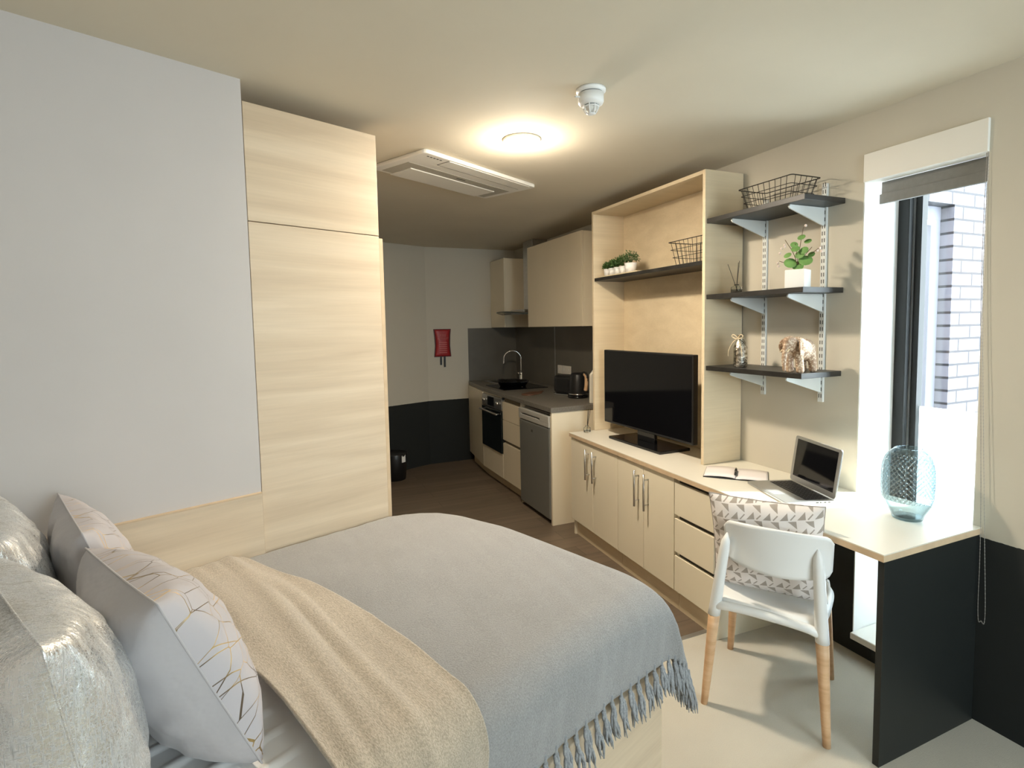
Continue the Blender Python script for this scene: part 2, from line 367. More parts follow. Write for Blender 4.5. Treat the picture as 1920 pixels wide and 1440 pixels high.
# ------------------------------------------------------------------ room shell
def wall_seg(name, a, b, mat, z0=0, z1=CEIL, th=.12, holes=()):
    """wall from a to b, room on the left side of a->b; thickness outward. holes: (s0,s1,z0,z1) along the wall"""
    a = Vector(a[:2]); b = Vector(b[:2]); L = (b-a).length; ang = atan2(b.y-a.y, b.x-a.x); m = MB()
    ss = sorted({0, L, *[h[0] for h in holes], *[h[1] for h in holes]}); zs = sorted({z0, z1, *[h[2] for h in holes], *[h[3] for h in holes]})
    for i in range(len(ss)-1):
        for j in range(len(zs)-1):
            sm, zm = (ss[i]+ss[i+1])/2, (zs[j]+zs[j+1])/2
            if any(h[0] < sm < h[1] and h[2] < zm < h[3] for h in holes): continue
            m.box(ss[i], ss[i+1], -th, 0, zs[j], zs[j+1])
    return struct(m.build(name, mat, loc=(a.x, a.y, 0), rot=(0, 0, ang)))
YS = -1.65
# right wall (x = XW) has the narrow window; direction -> +y keeps the room on the left
wy0, wy1, wz0, wz1 = 1.125, 1.575, .07, 2.235
wall_seg('wall_right', (XW, YS), (XW, 3.50), M['wall'], th=.24, holes=[(wy0-YS, wy1-YS, wz0, wz1)])
wall_seg('wall_kitchen_return', (XW, 3.502), (XK, 3.502), M['wall'], th=.05)
wall_seg('wall_kitchen', (XK, 3.50), (XK, YB), M['wall'])
cor = Vector((1.474, YB))
wall_seg('wall_back', (XK, YB), cor, M['wall'])
uc = (cor-O).dot(dB); vc = (cor-O).dot(nB)
wall_seg('wall_back_left', cor, P(-.56, vc), M['wall'])
wall_seg('wall_hall', P(-.55, vc), P(-.55, -.12), M['wall'])
wall_seg('wall_left', P(-.53, 0), P(-1.80, 0), M['wall_left'])
hd = P(-1.80, 0); 
kk = (YS-hd.y)/nB.y; foot = hd+Vector((nB.x, nB.y, 0))*kk
wall_seg('wall_head', hd, foot, M['wall_left'])
wall_seg('wall_rear', foot, (XW, YS), M['wall'], holes=[(.82, 2.24, .7, 2.2)])
poly = [(foot.x-.1, YS-.15), (XW+.3, YS-.15), (XW+.3, 3.5), (XK+.15, 3.5), (XK+.15, YB+.15), (cor.x, YB+.15), tuple(P(-.7, vc-.15)[:2]), tuple(P(-.7, -.1)[:2]), tuple(P(-1.95, -.12)[:2]), tuple((P(-1.95, 0)+Vector((nB.x, nB.y, 0))*kk)[:2])]
struct(MB().prism(poly, CEIL, CEIL+.12).build('ceiling', M['ceiling']))
YV = 1.98
def clip(poly, y, keep_above):
    out = []
    for i in range(len(poly)):
        a, b = poly[i], poly[(i+1) % len(poly)]
        ia = (a[1] >= y) == keep_above; ib = (b[1] >= y) == keep_above
        if ia: out.append(a)
        if ia != ib:
            k_ = (y-a[1])/(b[1]-a[1]); out.append((a[0]+(b[0]-a[0])*k_, y))
    return out
struct(MB().prism(clip(poly, YV, False), -.1, 0).build('floor', M['carpet']))
struct(MB().prism(clip(poly, YV, True), -.1, -.0005).build('floor', M['vinyl']))
struct(MB().box(1.0, XW, YV-.012, YV+.012, 0, .003).build('trim_1', M['alu']))

# narrow window: reveals, sill, frame, pane, film
XG = 2.66
win = bpy.data.objects.new('window_1', None); COL.objects.link(win); struct(win); win.location = (XW, wy0, 0)
m = MB(); m.box(.002, .245, wy1-wy0-.004, wy1-wy0+.02, wz0, wz1).box(.002, .245, -.02, .004, wz0, wz1).box(.002, .245, 0, wy1-wy0, wz1-.004, wz1+.02)
m.build('reveal', M['reveal'], win)
MB().box(-.022, .26, .004, wy1-wy0-.004, wz0-.002, wz0+.028).build('sill', M['white_sat'], win, bevel=.004)
gy = wy1-wy0
m = MB()
m.box(.235, .33, gy-.052, gy+.02, wz0, wz1).box(.235, .33, -.02, .052, wz0, wz1).box(.236, .33, 0, gy, wz0, wz0+.07).box(.236, .33, 0, gy, wz1-.06, wz1)
m.build('window_frame', M['window_black'], win, bevel=.003)
m = MB(); m.box(.262, .27, gy-.058, gy-.052, wz0+.07, wz1-.06).box(.262, .27, .052, .058, wz0+.07, wz1-.06)
m.build('frame_bead', M['alu'], win)
m = MB(); m.box(.272, .31, gy-.083, gy-.053, wz0+.07, wz1-.06).box(.272, .31, .053, .083, wz0+.07, wz1-.06)
m.build('sash_frame', M['window_black'], win)
MB().box(.302, .308, .06, gy-.06, wz0+.05, wz1-.05).build('pane', M['pane'], win)
MB().box(.298, .3, .08, gy-.08, wz0+.06, 1.13).build('frosted_film', M['film'], win)
# unseen rear window, added to supply daylight on the bed side
rw = bpy.data.objects.new('added_window_2', None); COL.objects.link(rw); struct(rw); rw.location = (foot.x, YS, 0)
m = MB(); m.box(.82, .88, -.1, -.03, .7, 2.2).box(2.18, 2.24, -.1, -.03, .7, 2.2).box(.82, 2.24, -.1, -.03, .7, .76).box(.82, 2.24, -.1, -.03, 2.14, 2.2).box(1.5, 1.55, -.1, -.03, .7, 2.2)
m.build('window_frame', M['window_black'], rw)
MB().box(.87, 2.19, -.07, -.064, .75, 2.15).build('pane', M['pane'], rw)

# ------------------------------------------------------------------ outside: neighbouring brick wall with its window
by = 1.90
ow = thing('brick_wall', 'mauve-grey brick wall of the neighbouring building outside the narrow window', 'brick wall', (2.95, by, 0))
x0, x1, zt, zb = .10, .70, 2.19, .55
m = MB(); m.box(-.05, x0, 0, .12, -.5, 4).box(x1, 3.0, 0, .12, -.5, 4).box(x0, x1, 0, .12, zt, 4).box(x0, x1, 0, .12, -.5, zb)
m.build('brickwork', M['brick'], ow)
nwm = thing('neighbouring_window', 'pale framed window with a drawn blind set in the brick wall outside', 'window', (2.95, by+.10, 0))
g = vary('pale_grey_frame', (.12, .12, .145), .6); 
m = MB(); m.box(x0, x0+.07, -.03, .01, zb, zt).box(x1-.09, x1, -.03, .01, zb, zt).box(x0, x1, -.031, .01, zt-.08, zt).box(x0, x1, -.031, .01, zb, zb+.07)
m.build('window_frame', g, nwm, bevel=.004)
m = MB(); m.tube([(x0+.02, -.045, zt-.10), (x0+.50, -.045, zt-.10)], .016, 10); m.build('blind_tube', M['reveal'], nwm)
def pl(u, v): return (x0+.06+u*(x1-x0-.20), .001+.006*sin(v*2*pi*24), zb+.07+v*(zt-zb-.22))
MB().grid(pl, 1, 240).build('pleated_blind', vary('white_blind', (.28, .31, .37), .7), nwm)
m = MB()
for i in range(14): m.box(x1-.155, x1-.13, -.006, .002, zb+.15+i*.105, zb+.158+i*.105)
m.build('blind_clips', M['reveal'], nwm)

# ------------------------------------------------------------------ roller blind in the window head
rb = thing('roller_blind', 'grey roller blind pulled up under a white pelmet at the narrow window', 'blind', (XW, wy0, 0))
m = MB(); m.box(-.012, .004, .0, gy-.004, 2.125, 2.238).box(-.012, .10, .0, gy-.004, 2.12, 2.128)
m.build('pelmet', M['white_sat'], rb, bevel=.002, label='white box pelmet')
m = MB(); m.box(.055, .062, .02, gy-.04, 2.065, 2.118).box(.05, .066, .015, gy-.035, 2.025, 2.067)
m.build('blind_fabric', M['blind_grey'], rb, bevel=.002)
m = MB()
path = [(-.004, .006, 2.115), (-.014, .0, 1.6), (-.02, -.030, .80), (-.02, -.034, .44), (-.022, -.046, .405), (-.024, -.058, .44), (-.022, -.042, .80), (-.016, -.006, 1.6), (-.006, -.001, 2.115)]
path = smooth_path(path, 8)
cum = 0; last = path[0]
dense = []
for a, b in zip(path[:-1], path[1:]):
    n_ = max(1, int((b-a).length/.012))
    for i in range(n_): dense.append(a.lerp(b, i/n_))
m.tube(path, .0009, 4)
for q in dense: m.lathe([(0, -.0022), (.0022, 0), (0, .0022)], 5, c=tuple(q))
m.build('bead_chain', vary('bead_chain_plastic', (.35, .33, .30), .4), rb, label='thin bead pull chain')

# ------------------------------------------------------------------ wardrobe, headboard panel
wd = thing('wardrobe', 'tall pale oak wardrobe end standing past the foot of the bed', 'wardrobe', P(0, 0, 0), RB)
m = MB(); m.box(-.528, 0, 0, .60, .06, 1.919).box(-.528, 0, 0, .60, 1.922, 2.338).box(-.5, -.02, .02, .58, 0, .06)
m.build('carcass', M['oak'], wd, bevel=.0015)
MB().box(.002, .020, .004, .30, .08, 1.912).build('door', M['oak_edge'], wd, bevel=.001)
MB().box(.002, .020, .303, .598, .08, 1.912).build('door', M['oak_edge'], wd, bevel=.001)
hp = thing('side_panel', 'long low pale oak panel on the wall beside the bed', 'wall panel', P(-.53, 0, 0), RB)
m = MB(); m.box(-1.26, -.002, -.012, -.001, 0, .928); m.build('panel', M['oak'], hp)
MB().box(-1.26, -.002, -.014, 0, .928, .934).build('edge_strip', M['oak_edge'], hp)

# ------------------------------------------------------------------ bed
TOP = .69
bed = thing('bed', 'storage bed with pale oak base and white bedding along the left wall', 'bed', P(0, 0, 0), RB)
m = MB(); m.box(-1.77, .25, -1.20, -.016, .0, .44); m.build('bed_base', M['oak'], bed, bevel=.003, label='pale oak box base')
m = MB(); m.prism([(a-.765, b-.61) for a, b in rrect(1.98, 1.16, .08)], .44, .62); m.build('mattress', M['whitebed'], bed, bevel=.03, seg=3)
def arc(a, edge, rad, flare=0.03):
    fl = edge-rad
    if a <= fl: return a, 0
    t_ = (a-fl)/rad
    if t_ < pi/2: return fl+rad*sin(t_), rad*(1-cos(t_))
    e = a-fl-rad*pi/2
    return edge+flare*e, rad+e
def drape(u0, u1, a1, eu, ev, top, rad, wr, nu, nv, edge_u=None, a0=.012):
    def fn(i, j):
        a = a0+j*(a1-a0)
        lo, hi = u0, u1
        if edge_u: lo, hi = edge_u(a)
        uu = lo+(hi-lo)*i
        eu_ = eu-.24*math.exp(-a/.12)-.05*max(0, (a-1.0)/.25)**2 if a < 1.25 else eu-.05
        u_, du = arc(uu, eu_, rad*.9, .10); v_, dv = arc(a, ev, rad, .05)
        mn = min(du, dv)
        lam = mn*.18
        z = top-max(du, dv)-.30*mn
        x, y = u_+lam, v_+lam
        wv = wr(uu, a)
        k_ = min(1, dv/.06); y += wv*k_*1.4; z += wv*(1-k_)
        # gentle crown of the duvet
        z += .018*sin(pi*min(max(a/ev, 0), 1))*(1-k_)
        return (x, -y, z)
    return fn
N = lambda x, y, s=0: noise.noise(Vector((x, y, s)))
# duvet: pleated white cotton
def duvet_wr(u, a): return .005*N(u*3, a*5)+.0055*max(0, sin(a*2*pi/.075+6*N(u*1.5, a*2.5)+u*14))**4+.004*N(u*7, a*18)
MB().grid(drape(-1.75, .27, 1.25, .262, 1.205, TOP-.045, .09, duvet_wr, 0, 0), 150, 200).build('duvet', M['whitebed'], bed, solid=.01, label='white pleated duvet')

def gw(u, a): return .010*N(u*1.7+3, a*2.2)+.004*N(u*6, a*4, 2)+.0022*N(u*22+a*7, a*5, 4)+.010*max(0, (a-1.2))*4*N(u*9, a*1.5, 7)
tg = thing('grey_throw', 'grey wool throw with a tasselled edge covering the foot half of the bed', 'throw', P(0, 0, 0), RB)
fnG = drape(-.78, .43, 1.375, .29, 1.225, TOP+.006, .10, gw, 0, 0)
MB().grid(fnG, 130, 150).build('blanket', M['throw_grey'], tg, solid=.006)
def tassel(m, p, L, rnd, out):
    p = Vector(p); k = 6
    m.tube([p+Vector((0, 0, .012)), p+Vector((0, 0, -.004)), p+Vector((0, 0, -.014))], [.004, .0055, .003], 7)
    for s_ in range(k):
        a = 2*pi*s_/k+rnd.random(); sp_ = .006+.009*rnd.random()
        pts = []
        for i in range(6):
            t_ = i/5
            pts.append(p+Vector((cos(a)*sp_*t_**.7+.006*sin(7*t_+a*3), sin(a)*sp_*t_*.6-out*t_*.02, -.010-L*t_*(.85+.25*rnd.random()*t_))))
        m.tube(pts, [.0035, .0048, .0050, .0046, .0036, .0012], 5)
rnd = random.Random(3)
for i in range(37):
    t_ = i/36
    # along the long side, then round the foot corner
    if i < 31: q = fnG(i/30*.985+.0, 1)
    else: q = fnG(1, 1-(i-30)*.016)
    p0 = Vector(q)+Vector((0, -.004, .002))
    m = MB(); tassel(m, (0, 0, 0), .085+.02*rnd.random(), rnd, 1)
    m.build('tassel', M['tassel'], tg, loc=p0)

bx = thing('beige_throw', 'beige chenille throw laid in a band across the middle of the bed', 'throw', P(0, 0, 0), RB)
def bw(u, a):
    r_ = .5*N(u*26+1.2*N(a*1.3, u*2, 9), a*1.6, 3)+.5*N(u*11, a*1.1, 5)
    return .018*r_+.010*N(u*3, a*3, 11)+.010*max(0, a-1.2)*3*N(u*14, a, 1)
def be(a):
    hi = -.622+.115*min(1, a/.75)**.7-.10*max(0, a-1.15); lo = -.872+.055*min(1, a/.8)
    return lo+.008*N(a*6, 0), hi+.006*N(a*5, 3)
MB().grid(drape(0, 0, 1.62, .29, 1.235, TOP+.026, .10, bw, 0, 0, be), 90, 220).build('blanket', M['throw_beige'], bx, solid=.008)

# ------------------------------------------------------------------ cushions
def cushion(w, h, th, front, back, pipe=None, pinch=.05, wr=.006, seed=0, n=44):
    """front face +z, uv on both"""
    def face(sg):
        def fn(i, j):
            x = 2*i-1; y = 2*j-1
            ex = 1-pinch*(1-abs(y)**2.2)*abs(x)**3; ey = 1-pinch*(1-abs(x)**2.2)*abs(y)**3
            t_ = (max(0, 1-abs(x)**2.4)*max(0, 1-abs(y)**2.4))**.46
            z = sg*th/2*t_
            e = 1-max(abs(x), abs(y))
            z += wr*(N(x*2.5+seed, y*2.5, sg*3)+.6*N(x*6+seed, y*6, 5*sg))*min(1, e*5)
            z += .5*wr*sin(14*atan2(y, x)+seed)*max(0, (max(abs(x), abs(y))-.45))*min(1, e*6)*1.3
            return (x*ex*w/2, y*ey*h/2, z)
        return fn
    m = MB(); m.grid(face(1), n, n, 0); b = len(m.f)
    m.grid(face(-1), n, n, 1)
    for q in range(b, len(m.f)): m.f[q] = m.f[q][::-1]
    pts = []
    for s_ in range(4):
        for i in range(24):
            u_ = i/24*2-1
            x, y = [(u_, -1), (1, u_), (-u_, 1), (-1, -u_)][s_]
            ex = 1-pinch*(1-abs(y)**2.2)*abs(x)**3; ey = 1-pinch*(1-abs(x)**2.2)*abs(y)**3
            pts.append((x*ex*w/2, y*ey*h/2, 0))
    mp_ = MB(); mp_.tube(pts, .0022 if not pipe else pipe, 6, closed=True)
    return m, mp_
def place_cushion(name, label, group, loc, lean, yaw, roll, w, h, th, front, back, seammat, wr=.006, seed=0, basefwd=None):
    """stands upright; its front faces the direction yaw (world angle), top leans back by lean"""
    root = thing(name, label, 'cushion', loc, 0, group)
    zc = Vector((cos(yaw)*cos(lean), sin(yaw)*cos(lean), sin(lean))); yc = Vector((-cos(yaw)*sin(lean), -sin(yaw)*sin(lean), cos(lean))); xc = yc.cross(zc)
    R = Matrix((xc, yc, zc)).transposed().to_4x4() @ Matrix.Rotation(roll, 4, 'Z')
    m, sm = cushion(w, h, th, front, back, wr=wr, seed=seed)
    m.xf(R); sm.xf(R)
    m.build('cover', [front, back], root); sm.build('seam', seammat, root)
    return root
yw = RB
G1 = 'silver cushions at the head of the bed'; G2 = 'lilac cushions with gold lines'
place_cushion('patterned_cushion', 'lilac-grey cushion with gold geometric lines, the nearer one in front', G2, P(-.99, .765, .865), radians(22), yw+.13, -.02, .43, .42, .22, M['goldline'], M['lilac'], M['lilac'], seed=1, wr=.008)
place_cushion('patterned_cushion', 'lilac-grey cushion with fine gold lines, the farther one against the oak side panel', G2, P(-1.035, .285, .865), radians(17), yw+.02, .0, .45, .44, .16, M['goldline'], M['lilac'], M['lilac'], seed=2, wr=.008)
place_cushion('silver_cushion', 'large crackled silver cushion at the near corner of the bed head', G1, P(-1.195, .85, .88), radians(9), yw+.14, .02, .50, .47, .24, M['silver'], M['silver'], M['silver'], seed=3, wr=.009)
place_cushion('silver_cushion', 'shiny bronze-silver cushion behind, next to the wall', G1, P(-1.215, .29, .88), radians(8), yw, .02, .50, .47, .18, M['silver'], M['silver'], M['silver'], seed=4, wr=.009)

# ------------------------------------------------------------------ TV wall furniture
XF = 1.845; YL = 3.37; YR = 1.895; DH = .75
fa = Vector((1.885, 3.375)); fb = Vector((1.795, 1.10))       # front edge of the worktop
def fx(y): return fa.x+(fb.x-fa.x)*(fa.y-y)/(fa.y-fb.y)
ang = atan2(fb.y-fa.y, fb.x-fa.x)+pi    # local x runs along +y
# worktop / desk slab
wt = thing('desk_worktop', 'long cream worktop with pale oak edge, ending as the desk by the window', 'desk top', (0, 0, 0))
poly_w = [(XW-.001, 3.37), (fa.x, 3.37), (fb.x, 1.10), (XW-.001, 1.10), (XW-.001, 1.13), (XW+.085, 1.13), (XW+.085, 1.568), (XW-.001, 1.568)]
MB().prism(poly_w, DH-.004, DH).build('top_surface', M['cream_top'], wt)
MB().prism(poly_w, DH-.026, DH-.004).build('core', M['oak_edge'], wt, label='pale oak edge')
# leg panel
dl = thing('desk_leg_panel', 'charcoal board standing on edge as the right leg of the desk', 'desk leg', (fb.x+.01, 1.103, 0))
MB().box(0, XW-fb.x-.014, 0, .022, 0, DH-.027).build('panel', M['desk_dark'], dl, bevel=.001)
# cabinets
def front_frame(y):  # root on the front line, local x toward -y (right), local y toward the wall
    return Vector((fx(y)+.012, y, 0)), atan2(fb.y-fa.y, fb.x-fa.x)
def cabinet(name, label, y0, y1, doors, handles=True, drawers=0, group=None, zl=.1, zr=.1):
    loc, a = front_frame(y0); c = thing(name, label, 'cabinet', loc, a, group)
    Lw = (y0-y1)/abs(sin(a)); dep = XW-loc.x-.035
    zt_ = DH-.027
    m = MB(); m.box(0, .018, .02, dep, zl, zt_).box(Lw-.018, Lw, .02, dep, zr, zt_).box(.018, Lw-.018, dep-.01, dep, .1, zt_).box(.018, Lw-.018, .022, dep, .1, .118).box(.018, Lw-.018, .022, dep, zt_-.018, zt_)
    m.build('carcass', M['cream'], c)
    MB().box(.018 if zl == 0 else 0, Lw-.018 if zr == 0 else Lw, .034, .05, 0, .099).build('plinth', M['oak_unit'], c)
    if drawers:
        zs = [(.530, .700), (.330, .508), (.118, .308)]
        for z0, z1 in zs:
            d_ = MB().box(.002, Lw-.002, .0, .018, z0, z1).build('drawer_front', M['cream'], c, bevel=.0012)
        for z0, z1 in ((.508, .530), (.308, .330), (.700, zt_)):
            MB().box(.02, Lw-.02, .019, .03, z0, z1).build('drawer_gap', M['gap'], c, label='dark recessed finger gap')
    else:
        wd_ = Lw/doors
        for k in range(doors):
            x0_ = k*wd_+.0015; x1_ = (k+1)*wd_-.0015
            d_ = MB().box(x0_, x1_, 0, .018, .118, zt_-.004).build('door', M['cream'], c, bevel=.0012)
            hx = x1_-.045 if k == 0 else x0_+.045
            h_ = MB(); h_.tube([(hx, -.032, .475), (hx, -.032, .685)], .006, 12); h_.tube([(hx, -.032, .508), (hx, .001, .508)], .004, 8); h_.tube([(hx, -.032, .652), (hx, .001, .652)], .004, 8)
            h_.build('handle', M['steel'], d_)
    return c
cabinet('base_cabinet', 'cream two-door cabinet under the worktop at its kitchen end', 3.362, 2.742, 2, group='cream base cabinets under the long worktop', zl=0)
cabinet('base_cabinet', 'cream two-door cabinet under the television, beside the drawers', 2.740, 2.196, 2, group='cream base cabinets under the long worktop')
cabinet('drawer_unit', 'cream three-drawer unit behind the white chair, under the worktop', 2.194, 1.900, 0, drawers=3, zr=0)

# tall open TV unit
XU = 2.085; UT = 2.333; uy0, uy1 = 2.236, 3.362
tu = thing('display_unit', 'tall open oak surround standing on the worktop round the television', 'shelving unit', (XU, uy0, DH))
hh = UT-DH; W = uy1-uy0; dp = XW-XU-.004
MB().box(0, dp, 0, .02, .001, hh).build('side_panel', M['oak_unit'], tu, bevel=.0008)
MB().box(0, dp, W-.02, W, .001, hh).build('side_panel', M['oak_unit'], tu, bevel=.0008)
MB().box(.0005, dp, .0205, W-.0205, hh-.02, hh-.0005).build('top_panel', M['oak_unit'], tu, bevel=.0008)
MB().box(dp-.008, dp, .0205, W-.0205, .001, hh-.0205).build('back_panel', M['oak_unit'], tu)
MB().box(.006, dp-.009, .021, W-.021, 1.838-DH, 1.86-DH).build('inner_shelf', M['black_shelf'], tu, bevel=.001, label='black shelf inside the oak surround')
SH = 1.86

# television
tv = thing('television', 'black flat-screen television on a rectangular pedestal in the oak surround', 'television', (2.13, 2.80, DH))
MB().box(-.105, .125, -.27, .27, 0, .018).build('stand_base', M['black_gloss'], tv, bevel=.004)
m = MB(); m.prism([(.0, -.09), (.045, -.06), (.045, .06), (.0, .09)], .017, .16); m.build('stand_neck', M['black_gloss'], tv, bevel=.004)
m = MB(); m.box(-.020, .018, -.452, .452, .082, .598).box(.018, .05, -.3, .3, .12, .45); m.build('casing', M['black_pl'], tv, bevel=.005)
MB().box(-.0215, -.0195, -.441, .441, .098, .588).build('screen', M['screen'], tv)

# wall shelves on twin-slot rails
m_r = [2.085, 1.752]
for i, y in enumerate(m_r):
    rl = thing('shelf_rail', ['white twin-slot upright on the wall, nearer the oak surround', 'white twin-slot upright on the wall, nearer the window'][i], 'shelf rail', (XW, y, 1.14), 0, 'white shelf uprights')
    m = MB(); m.box(-.012, 0, -.013, .013, 0, 1.02); m.build('upright', M['brackets'], rl, bevel=.001)
    m = MB()
    for k in range(32):
        z = .02+k*.0318
        for s_ in (-1, 1): m.box(-.0128, -.011, s_*.0055-.0018, s_*.0055+.0018, z, z+.018)
    m.build('slots', M['slot'], rl)
    for zz in (1.27, 1.651, 2.050):
        z = zz-1.14
        m = MB(); m.prism([(-.012, z-.085), (-.012, z-.0), (-.236, z-.0), (-.243, z-.010), (-.236, z-.018)], -.004, .004, axis='y')
        m.build('bracket', M['brackets'], rl, bevel=.0015)
for zz, lab in ((1.27, 'lowest black wall shelf, with the elephant on it'), (1.651, 'middle black wall shelf, with the flower pot on it'), (2.050, 'topmost black wall shelf, with the wire basket on it')):
    sh = MB().box(-.262, -.0025, -.289, .289, 0, .024).build('wall_shelf', M['black_shelf'], loc=(XW, 1.945, zz+.0005), bevel=.001)
    tag(sh, lab, 'shelf', 'black wall shelves')

# wire baskets
def basket(name, label, loc, rz, wx, wy, hh_, tx, ty, nx, ny):
    root = thing(name, label, 'basket', loc, rz, 'black wire baskets')
    def ring(k):
        a, b = wx+(tx-wx)*k, wy+(ty-wy)*k
        return [Vector((x, y, hh_*k+.003)) for x, y in rrect(a, b, .012, 3)]
    m = MB()
    for k in (0, .34, .67): m.tube(ring(k), .0016, 6, closed=True)
    for i in range(nx):
        s_ = (i+.5)/nx*2-1
        for sg in (-1, 1): m.tube([(s_*wx*.47, sg*wy/2, .003), (s_*tx*.47, sg*ty/2, hh_+.003)], .0014, 5)
        m.tube([(s_*wx*.47, -wy/2, .003), (s_*wx*.47, wy/2, .003)], .0014, 5)
    for i in range(ny):
        s_ = (i+.5)/ny*2-1
        for sg in (-1, 1): m.tube([(sg*wx/2, s_*wy*.47, .003), (sg*tx/2, s_*ty*.47, hh_+.003)], .0014, 5)
        m.tube([(-wx/2, s_*wy*.47, .003), (wx/2, s_*wy*.47, .003)], .0014, 5)
    m.build('wire_mesh', M['wire'], root)
    m = MB(); m.tube(ring(1), .0024, 6, closed=True); m.build('rim', M['wire'], root)
    return root
basket('wire_basket', 'black wire basket on the topmost wall shelf', (2.225, 1.905, 2.0755), 0, .15, .25, .105, .19, .31, 5, 9)
basket('wire_basket', 'black wire basket half hidden on the shelf inside the oak surround', (2.21, 2.42, SH+.001), 0, .15, .24, .135, .19, .30, 5, 8)

# row of potted plants on the inner shelf
tr_ = MB().box(-.045, .045, -.235, .205, 0, .012).build('plant_tray', M['oak_unit'], loc=(2.175, 3.12, SH+.001), bevel=.002)
tag(tr_, 'thin pale wooden tray under the row of little pots', 'tray')
def leafball(m, c, R, n, sz, rnd, up=1.0):
    for i in range(n):
        a = rnd.random()*2*pi; b = math.acos(1-1.3*rnd.random()); r_ = R*(.35+.65*rnd.random())
        d_ = Vector((sin(b)*cos(a), sin(b)*sin(a), cos(b)*up)); p = Vector(c)+d_*r_
        t1 = d_.orthogonal().normalized(); t1.rotate(Matrix.Rotation(rnd.random()*6, 3, d_.normalized())); t2 = d_.normalized()
        s1 = sz*(.6+.6*rnd.random()); m.add([p-t1*s1*.35, p+t2*s1*.8+t1*s1*.1, p+t1*s1*.35, p-t2*s1*.4], [(0, 1, 2, 3)])
def potplant(label, y, rad, ph, fr, mat, seed, x=2.175):
    root = thing('potted_plant', label, 'potted plant', (x, y, SH+.0135), 0, 'row of little potted plants')
    m = MB(); m.lathe([(rad*.78, 0), (rad, ph), (rad*.88, ph), (rad*.85, ph-.008), (0, ph-.008)], 20); m.build('pot', M['white_pl'], root)
    rr_ = random.Random(seed); m = MB()
    for i in range(26):
        a = rr_.random()*6.28; q = fr*(.4+.6*rr_.random()); m.tube([(0, 0, ph-.01), (cos(a)*q*.35, sin(a)*q*.35, ph+q*.5), (cos(a)*q*.6, sin(a)*q*.6, ph+q*(.8+.3*rr_.random()))], .0009, 4)
    leafball(m, (0, 0, ph+fr*.45), fr, 330, .013, rr_)
    m.build('foliage', mat, root)
ys_ = [3.300, 3.236, 3.172, 3.106]
nm = ['first small white potted plant from the left, in the shelf corner', 'second small white potted plant from the left of the row', 'third small white potted plant from the left of the row', 'fourth small white potted plant, just left of the big pot']
for i in range(4): potplant(nm[i], ys_[i], .027, .05, .034+.007*i, M['foliage'], 10+i)
potplant('largest white potted plant at the right end of the row', 3.02, .042, .062, .062, M['foliage2'], 20)

# flower pot on middle shelf
fp = thing('flower_pot', 'square white pot of eucalyptus and small white flowers on the middle wall shelf', 'potted plant', (2.16, 1.735, 1.6755), radians(20))
m = MB(); s_ = .042; m.box(-s_, s_, -s_, s_, 0, .082); m.build('pot', M['white_pl'], fp, bevel=.003)
rr_ = random.Random(5); stems = []
for tx, ty, tz in ((.0, -.02, .27), (-.01, .01, .20), (.02, -.05, .18), (-.02, .05, .22), (.01, .085, .13), (0, -.085, .17)):
    stems.append(smooth_path([(0, 0, .08), (tx*.3, ty*.3, .08+(tz-.08)*.5), (tx, ty, tz)], 5))
m = MB()
for q in stems: m.tube(q, .0014, 5)
m.build('stems', M['stem'], fp)
m = MB()
def disc_leaf(m, p, nrm, R):
    nrm = Vector(nrm).normalized(); a = nrm.orthogonal().normalized(); b = nrm.cross(a)
    vs = [Vector(p)+nrm*.003]+[Vector(p)+a*cos(t_)*R+b*sin(t_)*R*.85 for t_ in [2*pi*k/12 for k in range(12)]]
    m.add(vs, [(0, k+1, (k+1) % 12+1) for k in range(12)], 0, True)
for (y_, z_, R) in ((-.015, .225, .020), (-.04, .205, .018), (.005, .175, .022), (-.01, .15, .026), (-.035, .12, .033), (.03, .115, .030), (.04, .15, .02), (-.03, .165, .022), (.015, .195, .018), (.0, .10, .028), (-.055, .145, .018)):
    disc_leaf(m, (-.02+.02*rr_.random(), y_, z_), (-1, .3*rr_.uniform(-1, 1), .6+.5*rr_.random()), R)
m.build('leaves', M['euca'], fp)
for (y_, z_) in ((.062, .20), (.072, .185), (.08, .165), (.055, .19), (-.085, .17), (-.095, .155), (-.075, .16), (.09, .12), (.083, .105), (-.03, .275)):
    MB().lathe([(0, -.006), (.006, -.002), (.005, .004), (0, .007)], 7, c=(rr_.uniform(-.01, .01), y_, z_)).build('flower', M['petal'], fp)

# reed diffusers
def diffuser(label, loc, reeds, hgt=.045, rad=.028):
    root = thing('reed_diffuser', label, 'reed diffuser', loc, 0, 'reed diffusers')
    m = MB(); m.lathe([(rad*.9, 0), (rad, .004), (rad, hgt*.7), (rad*.45, hgt*.85), (rad*.42, hgt), (rad*.36, hgt), (rad*.38, hgt*.86), (rad*.9, hgt*.66), (rad*.9, .006), (0, .006)], 24)
    m.build('glass_bottle', M['clear'], root)
    for (a, b) in reeds:
        MB().tube([Vector((-a[0]*.12, -a[1]*.12, .008)), Vector((a[0], a[1], b))], .0016, 6).build('reed', M['reed'], root)
    return root
diffuser('reed diffuser with dark reeds on the middle wall shelf', (2.17, 2.10, 1.6755), [((.0, .06), .155), ((.01, -.008), .165), ((-.01, -.02), .155)])
diffuser('small reed diffuser on the worktop at its kitchen end', (2.0, 3.31, DH+.001), [((.0, -.025), .17), ((-.01, -.045), .165), ((.01, -.035), .175), ((.0, -.01), .16)], .05, .025)

